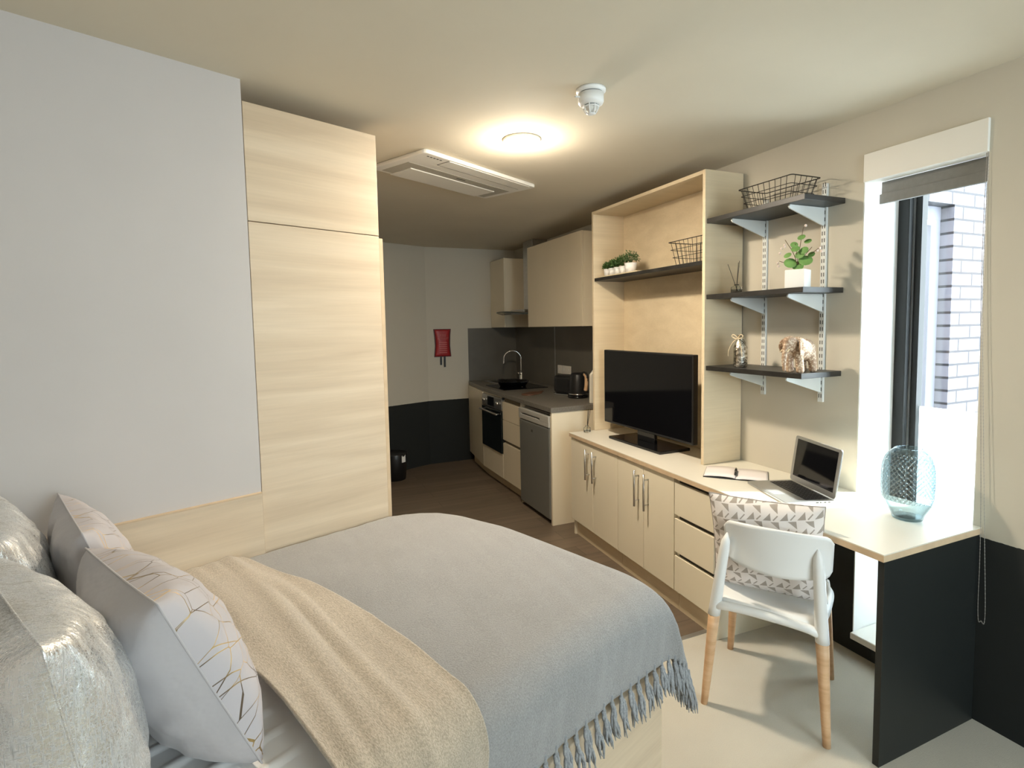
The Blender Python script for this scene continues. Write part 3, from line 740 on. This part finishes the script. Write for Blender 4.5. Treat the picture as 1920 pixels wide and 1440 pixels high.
# silver bottle with bow
sb = thing('silver_bottle', 'mottled silver glass bottle with a cream bow on the lowest wall shelf', 'bottle', (2.165, 2.065, 1.2945))
m = MB(); m.lathe([(.030, 0), (.034, .006), (.034, .10), (.026, .128), (.015, .142), (.015, .165), (.019, .168), (.0, .168)], 28); m.build('bottle', M['mercury'], sb)
m = MB(); m.tube([(.016*cos(a), .016*sin(a), .150) for a in [2*pi*i/16 for i in range(16)]], .0028, 6, closed=True)
for sg in (-1, 1):
    m.tube(smooth_path([(-.018, 0, .15), (-.022, sg*.022, .168), (-.022, sg*.036, .160), (-.019, sg*.018, .148), (-.018, 0, .15)], 5), .003, 5)
    m.tube(smooth_path([(-.018, 0, .15), (-.030, sg*.025, .125), (-.036, sg*.043, .085), (-.036, sg*.045, .055)], 5), .0024, 5)
m.build('ribbon', M['ribbon'], sb)

# elephant ornament: one continuous carved body, walking toward the camera side
def blob_mesh(name, balls, mat, parent, res=.006, loc=(0, 0, 0), rot=(0, 0, 0)):
    """continuous surface through a remeshed union of ellipsoids"""
    m = MB()
    for (c, rad) in balls:
        rad = rad if hasattr(rad, '__len__') else (rad,)*3
        vs = []; fs = []; n1, n2 = 14, 9
        for j in range(n2+1):
            th = pi*j/n2
            for i in range(n1): vs.append((c[0]+rad[0]*sin(th)*cos(2*pi*i/n1), c[1]+rad[1]*sin(th)*sin(2*pi*i/n1), c[2]+rad[2]*cos(th)))
        for j in range(n2):
            for i in range(n1): fs.append((j*n1+i, (j+1)*n1+i, (j+1)*n1+(i+1) % n1, j*n1+(i+1) % n1))
        m.add(vs, fs, 0, True)
    o = m.build(name, mat, parent, loc=loc, rot=rot)
    q = o.modifiers.new('remesh', 'REMESH'); q.mode = 'VOXEL'; q.voxel_size = res; q.use_smooth_shade = True
    q = o.modifiers.new('smooth', 'SMOOTH'); q.iterations = 4; q.factor = .5
    return o
el = thing('elephant_ornament', 'carved bronze-and-cream elephant ornament on the lowest wall shelf', 'ornament', (2.155, 1.705, 1.2945), radians(186))
balls = [((0, 0, .105), (.062, .044, .052)), ((.03, 0, .115), (.045, .042, .048)), ((-.035, 0, .10), (.04, .042, .050))]
for x, y in ((.045, .024), (.045, -.024), (-.05, .024), (-.05, -.024)):
    for k in range(7): balls.append(((x+.002*k, y, .012+k*.013), (.019, .018, .014)))
balls += [((.085, 0, .132), (.034, .030, .036)), ((.10, 0, .145), (.022, .022, .02))]
for k in range(9):
    t_ = k/8; balls.append(((.112+.014*sin(t_*2.2), 0, .125-.105*t_), .0145-.006*t_))
for k in range(6): balls.append(((-.078-.004*k, 0, .105-.012*k), .006))
blob_mesh('body', balls, M['elephant'], el, .0045)
for sg in (-1, 1):
    blob_mesh('ear', [((0, 0, 0), (.030, .006, .036)), ((-.008, 0, -.02), (.020, .006, .028))], M['elephant'], el, .004, loc=(.066, sg*.037, .120), rot=(0, 0, sg*.5))
    m = MB(); m.tube([(.112, sg*.014, .108), (.125, sg*.017, .098), (.136, sg*.017, .100)], [.004, .0032, .001], 7); m.build('tusk', M['ribbon'], el)

# notebook with pen
nb = thing('notebook', 'open notebook with blank pale pages on the desk beside the oak surround', 'notebook', (2.097, 2.02, DH+.0005), radians(-48))
MB().box(-.150, .150, -.100, .100, 0, .004).build('cover', M['black_pl'], nb)
def page(sg):
    def fn(i, j):
        x = i*.146+.001; return (sg*x, -.097+.194*j, .0045+.006*sin(pi*min(1, i*1.05))**.6*(1-.35*i)+.0005)
    return fn
for sg in (-1, 1):
    MB().grid(page(sg), 14, 3).build('pages', M['paper'], nb, solid=.004)
pn = thing('pen', 'short dark pen lying in the fold of the open notebook', 'pen', (2.09, 2.015, DH+.0165), radians(-48))
m = MB(); m.tube([(0, -.05, 0), (0, .02, 0)], .0055, 12); m.build('barrel', M['black_pl'], pn)
m = MB(); m.tube([(0, .02, 0), (0, .06, 0)], .0065, 12).box(-.001, .001, .025, .058, .006, .0085); m.build('cap', M['black_gloss'], pn)

# laptop
lp = thing('laptop', 'open silver laptop with a dark screen on the desk by the window', 'laptop', (2.085, 1.70, DH+.001), radians(-109))
LW, LD = .325, .227
m = MB(); m.prism(rrect(LW, LD, .012), .0, .010); m.build('base', M['alu'], lp, bevel=.002)
MB().box(-.052, .052, -.100, -.028, .0102, .0106).build('trackpad', M['trackpad'], lp)
m = MB()
for r_ in range(6):
    for k in range(14):
        x = -.138+k*.0198; y = -.010+r_*.0182
        if r_ == 0 and 4 <= k <= 8:
            if k == 4: m.box(x, x+.096, y, y+.0155, .0102, .0118)
            continue
        m.box(x, x+.0165, y, y+.0155, .0102, .0118)
m.build('keyboard', M['keys'], lp)
m = MB()
for k, w_ in ((0, .012), (1, .006), (2, .01), (3, .01)): m.box(LW/2-.001, LW/2+.0004, .02+k*.018, .02+k*.018+w_, .003, .007)
m.build('ports', M['black_pl'], lp)
lid = MB(); lid.prism(rrect(LW, .215, .012), 0, .006); lean = radians(8)
R_ = Matrix.Translation((0, LD/2-.004, .012)) @ Matrix.Rotation(radians(90)-lean, 4, 'X') @ Matrix.Translation((0, .108, 0))
lid.xf(R_); lid_o = lid.build('lid', M['alu'], lp, bevel=.0015)
sc_ = MB(); sc_.box(-.143, .143, -.082, .094, .0062, .0068); sc_.xf(R_); sc_.build('screen', M['screen'], lid_o)

# glass vase with diamond-cut texture
vs_ = thing('glass_vase', 'large smoky blue glass vase with a diamond texture at the window end of the desk', 'vase', (2.21, 1.272, DH+.001))
prof = [(.044, 0), (.050, .004), (.055, .022), (.076, .062), (.084, .085), (.087, .12), (.087, .18), (.084, .21), (.073, .245), (.052, .272), (.043, .279)]
pp = [Vector((a, 0, b)) for a, b in prof]; sp2 = [(q.x, q.z) for q in smooth_path(pp, 11)]
ns = 300; m = MB(); vs2 = []; fs2 = []
inner = [(a-.004, max(b, .012)) for a, b in sp2[::-1]]
full = sp2+inner
for j, (a, b) in enumerate(full):
    for i in range(ns):
        th = 2*pi*i/ns; rr2 = a
        if j < len(sp2) and .075 < b < .262:
            e = min(1, (b-.075)/.01, (.262-b)/.02)
            rr2 += .0022*e*(abs(sin(th*15+b*150))*abs(sin(th*15-b*150)))
        vs2.append((rr2*cos(th), rr2*sin(th), b))
for j in range(len(full)-1):
    for i in range(ns): fs2.append((j*ns+i, j*ns+(i+1) % ns, (j+1)*ns+(i+1) % ns, (j+1)*ns+i))
fs2.append(tuple(range(ns))[::-1]); fs2.append(tuple(range((len(full)-1)*ns, len(full)*ns)))
m.add(vs2, fs2, 0, True); m.build('vase_body', M['vase'], vs_)

# ------------------------------------------------------------------ chair
ch = thing('chair', 'white moulded chair with round beech legs at the desk', 'chair', (1.797, 1.536, 0), radians(-56.6))
def lofted(m, secs, n=14, mi=0):
    """secs: (center, rx, ry) ellipse rings in horizontal plane"""
    vs = []; fs = []
    for (c, rx, ry) in secs:
        for i in range(n):
            a = 2*pi*i/n; vs.append((c[0]+rx*cos(a), c[1]+ry*sin(a), c[2]))
    for j in range(len(secs)-1):
        for i in range(n): fs.append((j*n+i, j*n+(i+1) % n, (j+1)*n+(i+1) % n, (j+1)*n+i))
    fs += [tuple(range(n))[::-1], tuple(range((len(secs)-1)*n, len(secs)*n))]
    m.add(vs, fs, mi, True)
legs = [((-.213, -.218), (-.183, -.190), .375), ((.213, -.218), (.190, -.190), .375), ((-.200, .218), (-.172, .175), .415), ((.205, .218), (.178, .175), .415)]
for (fx_, fy_), (tx_, ty_), zt_ in legs:
    m = MB(); secs = []
    for k in range(6):
        t_ = k/5; rr2 = .0135+.009*t_
        secs.append(((fx_+(tx_-fx_)*t_, fy_+(ty_-fy_)*t_, zt_*t_), rr2, rr2))
    lofted(m, secs); m.build('leg', M['beech'], ch)
# seat shell with rails and sleeves
def seatfn(i, j):
    x = 2*i-1; y = 2*j-1
    k_ = (abs(x)**4+abs(y)**4)**.25
    k_ = max(k_, 1e-5); m_ = max(abs(x), abs(y)); sc2 = m_/k_ if k_ else 1
    X = x*sc2*.212*(1+.05*y); Y = y*sc2*.215
    z = .447-.014*(1-x*x)*(1-y*y)+(.006*y if y > 0 else 0)-.03*max(0, m_-.93)/.07
    return (X, Y, z)
m = MB(); m.grid(seatfn, 34, 34); m.build('seat', M['white_pl'], ch, solid=.014)
m = MB()
m.tube(smooth_path([(-.188, -.185, .395), (-.15, -.205, .418), (-.06, -.21, .425), (.06, -.21, .422), (.15, -.205, .412), (.192, -.185, .385)], 6), .017, 10)
m.tube([(-.176, .178, .425), (.180, .178, .425)], .014, 10)
for sg in (-1, 1): m.tube([(sg*.183, -.18, .42), (sg*.176, .175, .428)], .014, 10)
m.build('seat_rail', M['white_pl'], ch)
for sx in (-1, 1):
    m = MB(); lofted(m, [((sx*.180, .187, .375), .021, .021), ((sx*.176, .18, .41), .023, .023), ((sx*.172, .172, .446), .022, .022)]); m.build('leg_sleeve', M['white_pl'], ch)
for sx in (-1, 1):
    bx_, tx_ = (-.184, -.135) if sx < 0 else (.191, .172)
    m = MB(); secs = []
    for k in range(12):
        t_ = k/11; z = .368+.345*t_; rr2 = .0235*(1-.25*t_) if t_ < .85 else .0235*.78*(1-((t_-.85)/.15)**2*.85)
        secs.append(((bx_+(tx_-bx_)*t_, -.191-.006*sin(t_*pi)-.012*t_, z), rr2, rr2*.95))
    lofted(m, secs); m.build('back_post', M['white_pl'], ch)
def backfn(i, j):
    x = 2*i-1; t_ = j
    half = .182+.004*t_; z0 = .585+.02*abs(x)**2; z1 = .768-.012*abs(x)**2
    ex = max(0, abs(x)-.86)/.14; zz = z0+(z1-z0)*t_
    mid = (z0+z1)/2; zz = mid+(zz-mid)*sqrt(max(.0, 1-.55*ex**2.5))
    X = .035+x*half
    y = -.222+.052*x*x-.02*t_+.006*sin(pi*t_)
    return (X, y, zz)
m = MB(); m.grid(backfn, 40, 14); m.build('backrest', M['white_pl'], ch, solid=.011)
# cushion on the chair
cc_ = Vector((1.797, 1.536, 0)); fc = Vector((.835, .55, 0)); sc3 = Vector((.55, -.835, 0))
pc = cc_+fc*(-.088)+sc3*(-.012); 
place_cushion('chair_cushion', 'white cushion with taupe triangles and bars leaning on the white chair back', None, (pc.x, pc.y, .645), radians(12), atan2(.55, .835), -.02, .41, .41, .13, M['geo'], M['geo'], M['geo'], seed=9)

# ------------------------------------------------------------------ kitchen
KX = 1.857
def kitchen_unit(name, label, y0, y1, cat='cabinet'):
    """y0 far (left), y1 near (right)"""
    return thing(name, label, cat, (KX, y0, 0), radians(-90))
kw = [(1.829, 3.545), (1.862, 5.08), (1.945, YB-.002), (XK-.002, YB-.002), (XK-.002, 3.545)]
k_ = MB().prism(kw[::-1], .872, .910).build('kitchen_worktop', M['worktop'], bevel=.002); tag(k_, 'grey speckled kitchen worktop along the far right wall', 'worktop')
# splashbacks
s1 = MB().box(1.95, XK-.011, YB-.010, YB-.001, .911, 1.512).build('splashback', M['splash']); tag(s1, 'dark grey splashback panel on the end wall left of the tap', 'splashback', 'grey kitchen splashbacks')
s2 = MB().box(XK-.010, XK-.001, 4.815, YB-.011, .911, 1.512).build('splashback', M['splash']); tag(s2, 'dark grey splashback panel behind the tap on the long wall', 'splashback', 'grey kitchen splashbacks')
s3 = MB().box(XK-.010, XK-.001, 3.56, 4.805, .911, 1.512).build('splashback', M['splash']); tag(s3, 'dark grey splashback panel behind kettle and toaster', 'splashback', 'grey kitchen splashbacks')
j_ = MB().box(XK-.013, XK-.001, 4.805, 4.815, .911, 1.514).build('joint_strip', M['alu']); tag(j_, 'thin bright metal joint strip between two splashback panels', 'trim')
# far cupboard under the worktop (its front runs slightly outward to the end wall)
cu = kitchen_unit('base_cupboard', 'narrow kitchen base cupboard at the far left end under the grey worktop', 5.80, 5.115); cu['group'] = 'kitchen base units'
MB().prism([(0.0, .1), (.685, .018), (.685, .66), (0, .66)], .10, .870).build('carcass', M['kcream'], cu)
MB().prism([(.0, .082), (.683, 0), (.683, .017), (.0, .099)], .10, .866).build('door', M['kcream'], cu, bevel=.001)
MB().prism([(.1, .10), (.685, .055), (.685, .08), (.1, .13)], 0, .10).build('plinth', M['oak_unit'], cu)
# oven housing
ov = kitchen_unit('oven_unit', 'built-in black electric oven in a cream housing', 5.112, 4.585, 'oven'); Lo = .527
m = MB(); m.box(0, Lo, .018, .66, .10, .870); m.build('carcass', M['kcream'], ov)
MB().box(.002, Lo-.002, 0, .017, .10, .330).build('lower_panel', M['kcream'], ov, bevel=.001)
MB().box(.004, Lo-.004, -.012, .017, .335, .735).build('oven_door', M['glassdark'], ov, bevel=.002, label='black glass oven door')
c_ = MB().box(.004, Lo-.004, -.006, .017, .742, .855).build('control_panel', M['steel'], ov, bevel=.002)
MB().box(.16, .33, -.0075, -.0055, .755, .845).build('display', M['black_gloss'], c_)
for x in (.08, .44): MB().lathe([(.020, 0), (.017, .022), (0, .022)], 18).xf(Matrix.Translation((x, -.006, .80)) @ Matrix.Rotation(radians(90), 4, 'X')).build('knob', M['chrome'], c_)
m = MB(); m.tube([(.03, -.045, .705), (Lo-.03, -.045, .705)], .009, 10)
for x in (.05, Lo-.05): m.tube([(x, -.045, .705), (x, -.008, .705)], .006, 8)
m.build('door_handle', M['steel'], ov)
MB().box(0, Lo, .055, .08, 0, .10).build('plinth', M['oak_unit'], ov)
# drawers
dr = kitchen_unit('drawer_unit', 'cream kitchen drawer stack between oven and fridge', 4.58, 4.165); Ld = .412
m = MB(); m.box(0, Ld, .02, .66, .10, .870); m.build('carcass', M['kcream'], dr)
for z0, z1 in ((.665, .828), (.475, .660), (.10, .445)): MB().box(.002, Ld-.002, 0, .018, z0, z1).build('drawer_front', M['kcream'], dr, bevel=.001)
tg_ = vary('taupe_gap', (.16, .13, .085), .7)
for z0, z1 in ((.83, .868), (.447, .473)): MB().box(.01, Ld, .0185, .022, z0, z1).build('finger_gap', tg_, dr)
for z0, z1 in ((.845, .868), (.44, .465)): MB().box(-.005, .012, -.002, .018, z0, z1).build('hinge_cover', M['black_pl'], dr)
MB().box(0, Ld, .055, .08, 0, .10).build('plinth', M['oak_unit'], dr)
# fridge
fr_ = kitchen_unit('fridge', 'small silver-grey under-counter fridge beside the cream end panel', 4.148, 3.585, 'fridge'); Lf = .560
MB().box(.0, Lf, .03, .60, .015, .845).build('cabinet', M['fridge_lt'], fr_, bevel=.004)
dd = MB().box(.002, Lf-.002, -.022, .024, .03, .745).build('door', M['fridge'], fr_, bevel=.012, seg=4)
m = MB(); m.box(.0, Lf, -.026, .024, .748, .79).box(.0, Lf, -.028, .024, .80, .838).box(.0, .05, -.027, .024, .78, .81).box(Lf-.16, Lf, -.027, .024, .78, .81); m.build('top_handle', M['fridge_lt'], fr_, bevel=.006, seg=3)
MB().box(Lf*.42, Lf*.42+.03, -.0226, -.0215, .665, .685).build('badge', M['slot'], dd)
m = MB(); m.lathe([(.018, 0), (.018, .016)], 12, c=(.05, .04, 0)).lathe([(.018, 0), (.018, .016)], 12, c=(Lf-.05, .04, 0)); m.build('foot', M['fridge_lt'], fr_)
pp_ = MB().box(-.018, 0, 0, .008, 0, 1).build('x', M['kcream']); bpy.data.objects.remove(pp_)
fp_ = MB().box(0, .018, .0, .69, .0, .870).build('filler_panel', M['kcream'], loc=(KX-.002, 4.163, 0), rot=(0, 0, radians(-90)), bevel=.001); fp_.scale = (.5, 1, 1); tag(fp_, 'thin cream upright board between the drawers and the fridge', 'panel', 'cream boards either side of the fridge')
ep = MB().box(1.838, XK-.004, 3.552, 3.575, 0, .871).build('end_panel', M['kcream'], bevel=.001); tag(ep, 'wide cream end panel closing the kitchen run beside the fridge', 'panel', 'cream boards either side of the fridge')
# hob with pan, sink, tap
hb = MB().box(1.94, 2.42, 4.74, 5.24, .9105, .917).build('hob', M['black_gloss'], bevel=.002); tag(hb, 'flat black glass hob set in the grey worktop under the hood', 'hob')
pan = thing('roasting_pan', 'black shallow pan with shiny rim on the hob', 'pan', (2.14, 4.98, .918), radians(20))
m = MB(); m.lathe([(.0, .002), (.125, .002), (.130, 0), (.158, .052), (.164, .054), (.164, .057), (.156, .057), (.126, .007), (0, .007)], 40); m.build('pan_body', M['black_gloss'], pan)
m = MB()
for s_ in (-1, 1): m.tube(smooth_path([(-.04, s_*.158, .052), (-.03, s_*.19, .056), (.03, s_*.19, .056), (.04, s_*.158, .052)], 5), .006, 8)
m.build('handle', M['black_pl'], pan)
sk = thing('sink', 'stainless steel sink let into the worktop at the far end', 'sink', (2.26, 5.52, .9105))
m = MB(); m.box(-.17, .10, -.19, -.15, 0, .006).box(-.17, .10, .15, .19, 0, .006).box(-.17, -.13, -.15, .15, 0, .006).box(.06, .10, -.15, .15, 0, .006); m.build('rim', M['steel'], sk, bevel=.002)
MB().box(-.13, .06, -.15, .15, 0.0, .001).build('bowl', M['slot'], sk)
tp = thing('tap', 'chrome swan-neck tap standing behind the hob', 'tap', (2.42, 5.39, .9105))
m = MB(); m.lathe([(.026, 0), (.024, .01), (.021, .02), (.021, .10), (.014, .115), (0, .115)], 20); m.build('tap_body', M['chrome'], tp)
arcp = [(0, 0, .1), (0, 0, .26)]+[(-.09+.09*cos(a), .03*(1-cos(a)), .26+.085*sin(a)) for a in [pi*k/10 for k in range(11)]][1:]+[(-.182, .061, .20)]
MB().tube(smooth_path(arcp, 4), .0085, 10).build('spout', M['chrome'], tp)
MB().tube([(0, 0, .075), (-.05, -.03, .105)], [.012, .007], 10).build('lever', M['chrome'], tp)
# boards and small things on the worktop
cb = thing('serving_board', 'thin reddish-brown wooden board lying on the grey worktop before the kettle', 'board', (2.06, 4.36, .911), radians(35))
m = MB(); m.prism(rrect(.24, .12, .05, 6), 0, .010); m.prism([(.10, -.014), (.20, -.012), (.21, 0), (.20, .012), (.10, .014)], 0.0005, .0095); m.build('board', M['brownwood'], cb, bevel=.002)
# sockets
for i, (y0, y1) in enumerate(((4.745, 4.665), (4.65, 4.485))):
    sk_ = thing('wall_socket', ['narrow white wall switch plate on the splashback, left one', 'wider white double socket plate on the splashback, right one'][i], 'socket', (XK-.010, (y0+y1)/2, 1.09), 0, 'white plates on the splashback')
    MB().box(-.009, 0, -(y0-y1)/2, (y0-y1)/2, -.042, .042).build('plate', M['white_sat'], sk_, bevel=.002)
    m = MB()
    if i: m.box(-.0105, -.009, -.055, -.04, -.004, .014).box(-.0105, -.009, .04, .055, -.004, .014)
    else: m.box(-.0105, -.009, -.008, .008, -.012, .012)
    m.build('switch', M['white_pl'], sk_)
# toaster
to = thing('toaster', 'black rounded toaster against the splashback, behind the kettle', 'toaster', (2.32, 4.15, .911), radians(-72))
m = MB(); m.prism(rrect(.27, .17, .07, 6), .014, .175); m.build('toaster_body', M['black_pl'], to, bevel=.03, seg=4)
m = MB(); m.prism(rrect(.262, .165, .045, 6), 0, .014); m.build('toaster_base', M['chrome'], to, bevel=.003)
m = MB(); m.box(-.10, .10, -.045, -.02, .1745, .1765).box(-.10, .10, .02, .045, .1745, .1765); m.build('slots', M['slot'], to)
m = MB(); m.box(.134, .155, -.02, .02, .11, .125); m.build('lever', M['chrome'], to, bevel=.003)
# kettle
ke = thing('kettle', 'black kettle with a wooden handle on the kitchen worktop', 'kettle', (2.30, 3.95, .911), radians(-84))
m = MB(); m.lathe([(.085, 0), (.088, .006), (.084, .022), (0, .022)], 32); m.build('power_base', M['black_gloss'], ke)
m = MB(); m.lathe([(.078, .024), (.080, .032), (.074, .12), (.064, .19), (.058, .205), (.030, .213), (0, .215)], 36); m.build('kettle_body', M['black_pl'], ke)
m = MB(); m.lathe([(.0805, .028), (.081, .032), (.0795, .038)], 36); m.build('band', M['chrome'], ke)
m = MB(); m.add([(-.055, -.018, .17), (-.055, .018, .17), (-.095, 0, .205), (-.05, -.014, .206), (-.05, .014, .206)], [(0, 1, 2), (0, 2, 3), (1, 4, 2), (2, 4, 3), (0, 3, 4, 1)]); m.build('spout', M['black_pl'], ke)
m = MB(); m.tube(smooth_path([(.05, 0, .205), (.095, 0, .215), (.125, 0, .19), (.122, 0, .12), (.105, 0, .055), (.075, 0, .045)], 6), .012, 10); m.build('handle', M['black_pl'], ke)
m = MB(); m.tube(smooth_path([(.096, -.0, .205), (.120, 0, .185), (.119, 0, .12), (.108, 0, .07)], 6), .0165, 10); m.build('handle_grip', M['beech'], ke, label='wooden handle grip')
# cream bottle-shaped board beside the unit
bb = thing('cutting_board', 'cream bottle-shaped board standing on the worktop against the oak surround', 'board', (2.262, 3.600, .911), 0)
m = MB(); m.prism([(-.06, 0), (.10, 0), (.10, .30), (.0, .30), (-.022, .265), (-.058, .225)], -.012, .012, axis='y'); m.build('board', M['cream_top'], bb, bevel=.006, seg=3)

# wall cupboards
XC = 2.237
uq = thing('wall_cupboard', 'large cream flat-fronted wall cupboard next to the oak surround', 'wall cupboard', (XC, 3.765, 1.517), 0, 'kitchen wall cupboards')
MB().box(.019, XK-XC-.002, .0, 1.03, 0, .765).build('carcass', M['kcream'], uq, bevel=.001)
MB().box(0, .018, .001, 1.029, 0, .767).build('door', M['kcream'], uq, bevel=.001)
uq = thing('wall_cupboard', 'small cream wall cupboard in the far corner, left of the hood', 'wall cupboard', (XC, 5.40, 1.517), 0, 'kitchen wall cupboards')
MB().box(.019, XK-XC-.002, .0, .408, 0, .745).build('carcass', M['kcream'], uq, bevel=.001)
MB().box(0, .018, .001, .407, 0, .747).build('door', M['kcream'], uq, bevel=.001)
# hood
hd_ = thing('cooker_hood', 'steel chimney cooker hood with a curved glass canopy between the wall cupboards', 'cooker hood', (XK, 5.09, 1.62))
MB().box(-.17, -.001, -.115, .115, .06, CEIL-1.62-.002).build('chimney', M['steel'], hd_, bevel=.002)
MB().box(-.30, -.001, -.17, .17, .03, .075).build('motor_box', M['steel'], hd_, bevel=.003)
def can(i, j):
    y = (2*i-1)*.295; e = .50-.16*(abs(2*i-1)**2.4); return (-.002-e*j, y, .072+.004-.045*(abs(2*i-1)**2)*.5-.02*j)
MB().grid(can, 24, 8).build('glass_canopy', vary('smoked_glass', (.05, .06, .055), .1), hd_, solid=.008)
m = MB()
for y in (-.10, .10): m.lathe([(.022, 0), (.022, .004)], 16, c=(-.24, y, .026))
m.build('hood_lamp', M['white_sat'], hd_)

# fire blanket on the end wall
fb_ = thing('fire_blanket', 'red fire blanket pouch with two black pull tabs on the end wall', 'fire blanket', (1.647, YB-.002, 1.20))
m = MB(); out = [(-.100, .31), (.100, .31), (.093, .24), (.088, .12), (.098, .0), (-.098, 0), (-.086, .12), (-.092, .24)]
m.prism(out, -.008, 0, axis='y'); m.build('backing', M['darkred'], fb_)
def pouch(i, j):
    x = (2*i-1); w_ = .090-.012*sin(pi*j); return (x*w_, -.009-.022*(1-x**4)*(.5+.5*sin(pi*min(1, j*1.1))), .008+.295*j)
MB().grid(pouch, 14, 14).build('pouch', M['red'], fb_, solid=.003)
for x in (-.022, .02): MB().box(x-.010, x+.010, -.016, -.004, -.09 if x < 0 else -.115, .012).build('pull_tab', M['black_pl'], fb_, bevel=.002)
def text(body, size, loc, rot, mat, parent, name='lettering', ext=.0008):
    cu_ = bpy.data.curves.new(name, 'FONT'); cu_.body = body; cu_.size = size; cu_.align_x = 'CENTER'; cu_.extrude = ext
    ob = bpy.data.objects.new(name, cu_); COL.objects.link(ob)
    dg = bpy.context.evaluated_depsgraph_get(); me = bpy.data.meshes.new_from_object(ob.evaluated_get(dg)); bpy.data.objects.remove(ob)
    me.materials.clear(); me.materials.append(mat); o = bpy.data.objects.new(name, me); COL.objects.link(o); o.parent = parent; o.location = loc; o.rotation_euler = rot
    return o
text('FIRE', .040, (0, -.0335, .225), (radians(90), 0, 0), M['pinktext'], fb_)
text('BLANKET', .030, (0, -.0345, .195), (radians(90), 0, 0), M['pinktext'], fb_)
m = MB()
for k in range(6): m.box(-.045, .045, -.0345, -.0335, .155-k*.022, .163-k*.022)
m.build('printed_lines', M['pinktext'], fb_)

# waste bin
bn = thing('waste_bin', 'black waste bin with a small white label in the dark kitchen corner', 'bin', (1.0, 5.40, 0), radians(-60))
m = MB(); m.lathe([(.105, 0), (.125, .26), (.120, .27), (0, .275)], 28); m.build('bin_body', M['black_pl'], bn)
MB().box(-.025, .025, -.123, -.1195, .185, .255).xf(Matrix.Rotation(radians(95), 4, 'Z')).build('label', M['reveal'], bn, label='white sticker')

# ------------------------------------------------------------------ ceiling fittings
lm = thing('ceiling_lamp', 'round glowing flush lamp on the ceiling', 'ceiling lamp', (1.088, 2.372, CEIL))
MB().lathe([(.090, -.001), (.090, -.008), (.083, -.014), (.080, -.006)], 48).build('rim', M['white_sat'], lm)
MB().lathe([(.080, -.008), (.070, -.017), (.04, -.021), (0, -.022)], 48).build('diffuser', M['lamp'], lm)
def lamp_glow(parent):
    l_ = bpy.data.lights.new('lamp_light', 'POINT'); l_.energy = 9; l_.color = (1, .88, .72); l_.shadow_soft_size = .05
    o_ = bpy.data.objects.new('lamp_light', l_); COL.objects.link(o_); o_.parent = parent; o_.location = (0, 0, -.13)
lamp_glow(lm)
sdk = thing('smoke_detector', 'white domed smoke detector on the ceiling', 'smoke detector', (1.111, 1.79, CEIL))
MB().lathe([(.056, -.0005), (.056, -.008), (.050, -.012), (.048, -.014)], 40).build('base_plate', M['white_pl'], sdk)
MB().lathe([(.044, -.012), (.044, -.018)], 40).build('vent_gap', M['slot'], sdk)
MB().lathe([(.048, -.018), (.048, -.046), (.044, -.054), (.034, -.058)], 40).build('housing', M['white_pl'], sdk)
MB().lathe([(.026, -.058), (.026, -.062)], 30).build('sensor_gap', M['slot'], sdk)
m = MB(); m.lathe([(.010, -.092), (.018, -.088), (.010, -.084)], 20)
for k in range(8):
    a = 2*pi*k/8; m.tube([(.029*cos(a), .029*sin(a), -.057), (.028*cos(a), .028*sin(a), -.072), (.017*cos(a), .017*sin(a), -.088)], .0024, 6)
m.lathe([(.030, -.062), (.030, -.066), (.026, -.066)], 24)
m.build('sensor_cage', M['white_pl'], sdk)
MB().lathe([(.018, -.06), (.020, -.075), (.010, -.083), (0, -.083)], 20).build('sensor_chamber', M['white_sat'], sdk)
MB().box(-.066, -.046, .0, .008, -.036, -.030).build('test_tab', M['white_pl'], sdk)
ac = thing('air_conditioner', 'white ceiling cassette air conditioner with a long louvre near the wardrobe', 'air conditioner', (1.975/2+.008, 3.045, CEIL), atan2(.433, .813))
AL, AW = .93, .43
m = MB(); m.prism(rrect(AL, AW, .03, 5), -.022, -.0005); m.build('fascia', M['white_sat'], ac, bevel=.008, seg=3)
MB().box(-AL/2+.19, AL/2-.05, -AW/2+.018, -AW/2+.105, -.0245, -.0215).build('louvre', M['white_sat'], ac, bevel=.002)
m = MB(); m.box(-AL/2+.185, AL/2-.05, -AW/2+.107, -AW/2+.110, -.0232, -.0215).box(-AL/2+.182, -AL/2+.186, -AW/2+.018, -AW/2+.108, -.0232, -.0215); m.build('seam', M['slot'], ac)
m = MB(); m.prism([(-AL/2+.05, -.035), (AL/2-.05, -.035), (AL/2-.05, AW/2-.03), (-AL/2+.05, AW/2-.03)], -.0235, -.0215); m.build('intake_recess', vary('grey_recess', (.40, .38, .32), .6), ac)
MB().box(-AL/2+.12, AL/2-.12, .03, AW/2-.012, -.029, -.023).build('intake_panel', M['white_sat'], ac, bevel=.006, seg=3)
m = MB()
for k in range(5): m.box(-AL/2+.05+k*.022, -AL/2+.062+k*.022, -AW/2+.035, -AW/2+.043, -.0232, -.0215)
m.build('indicator_marks', M['slot'], ac)
m = MB(); m.box(-.03, .04, -.008, .0, -.0245, -.023); m.build('maker_mark', M['slot'], ac)
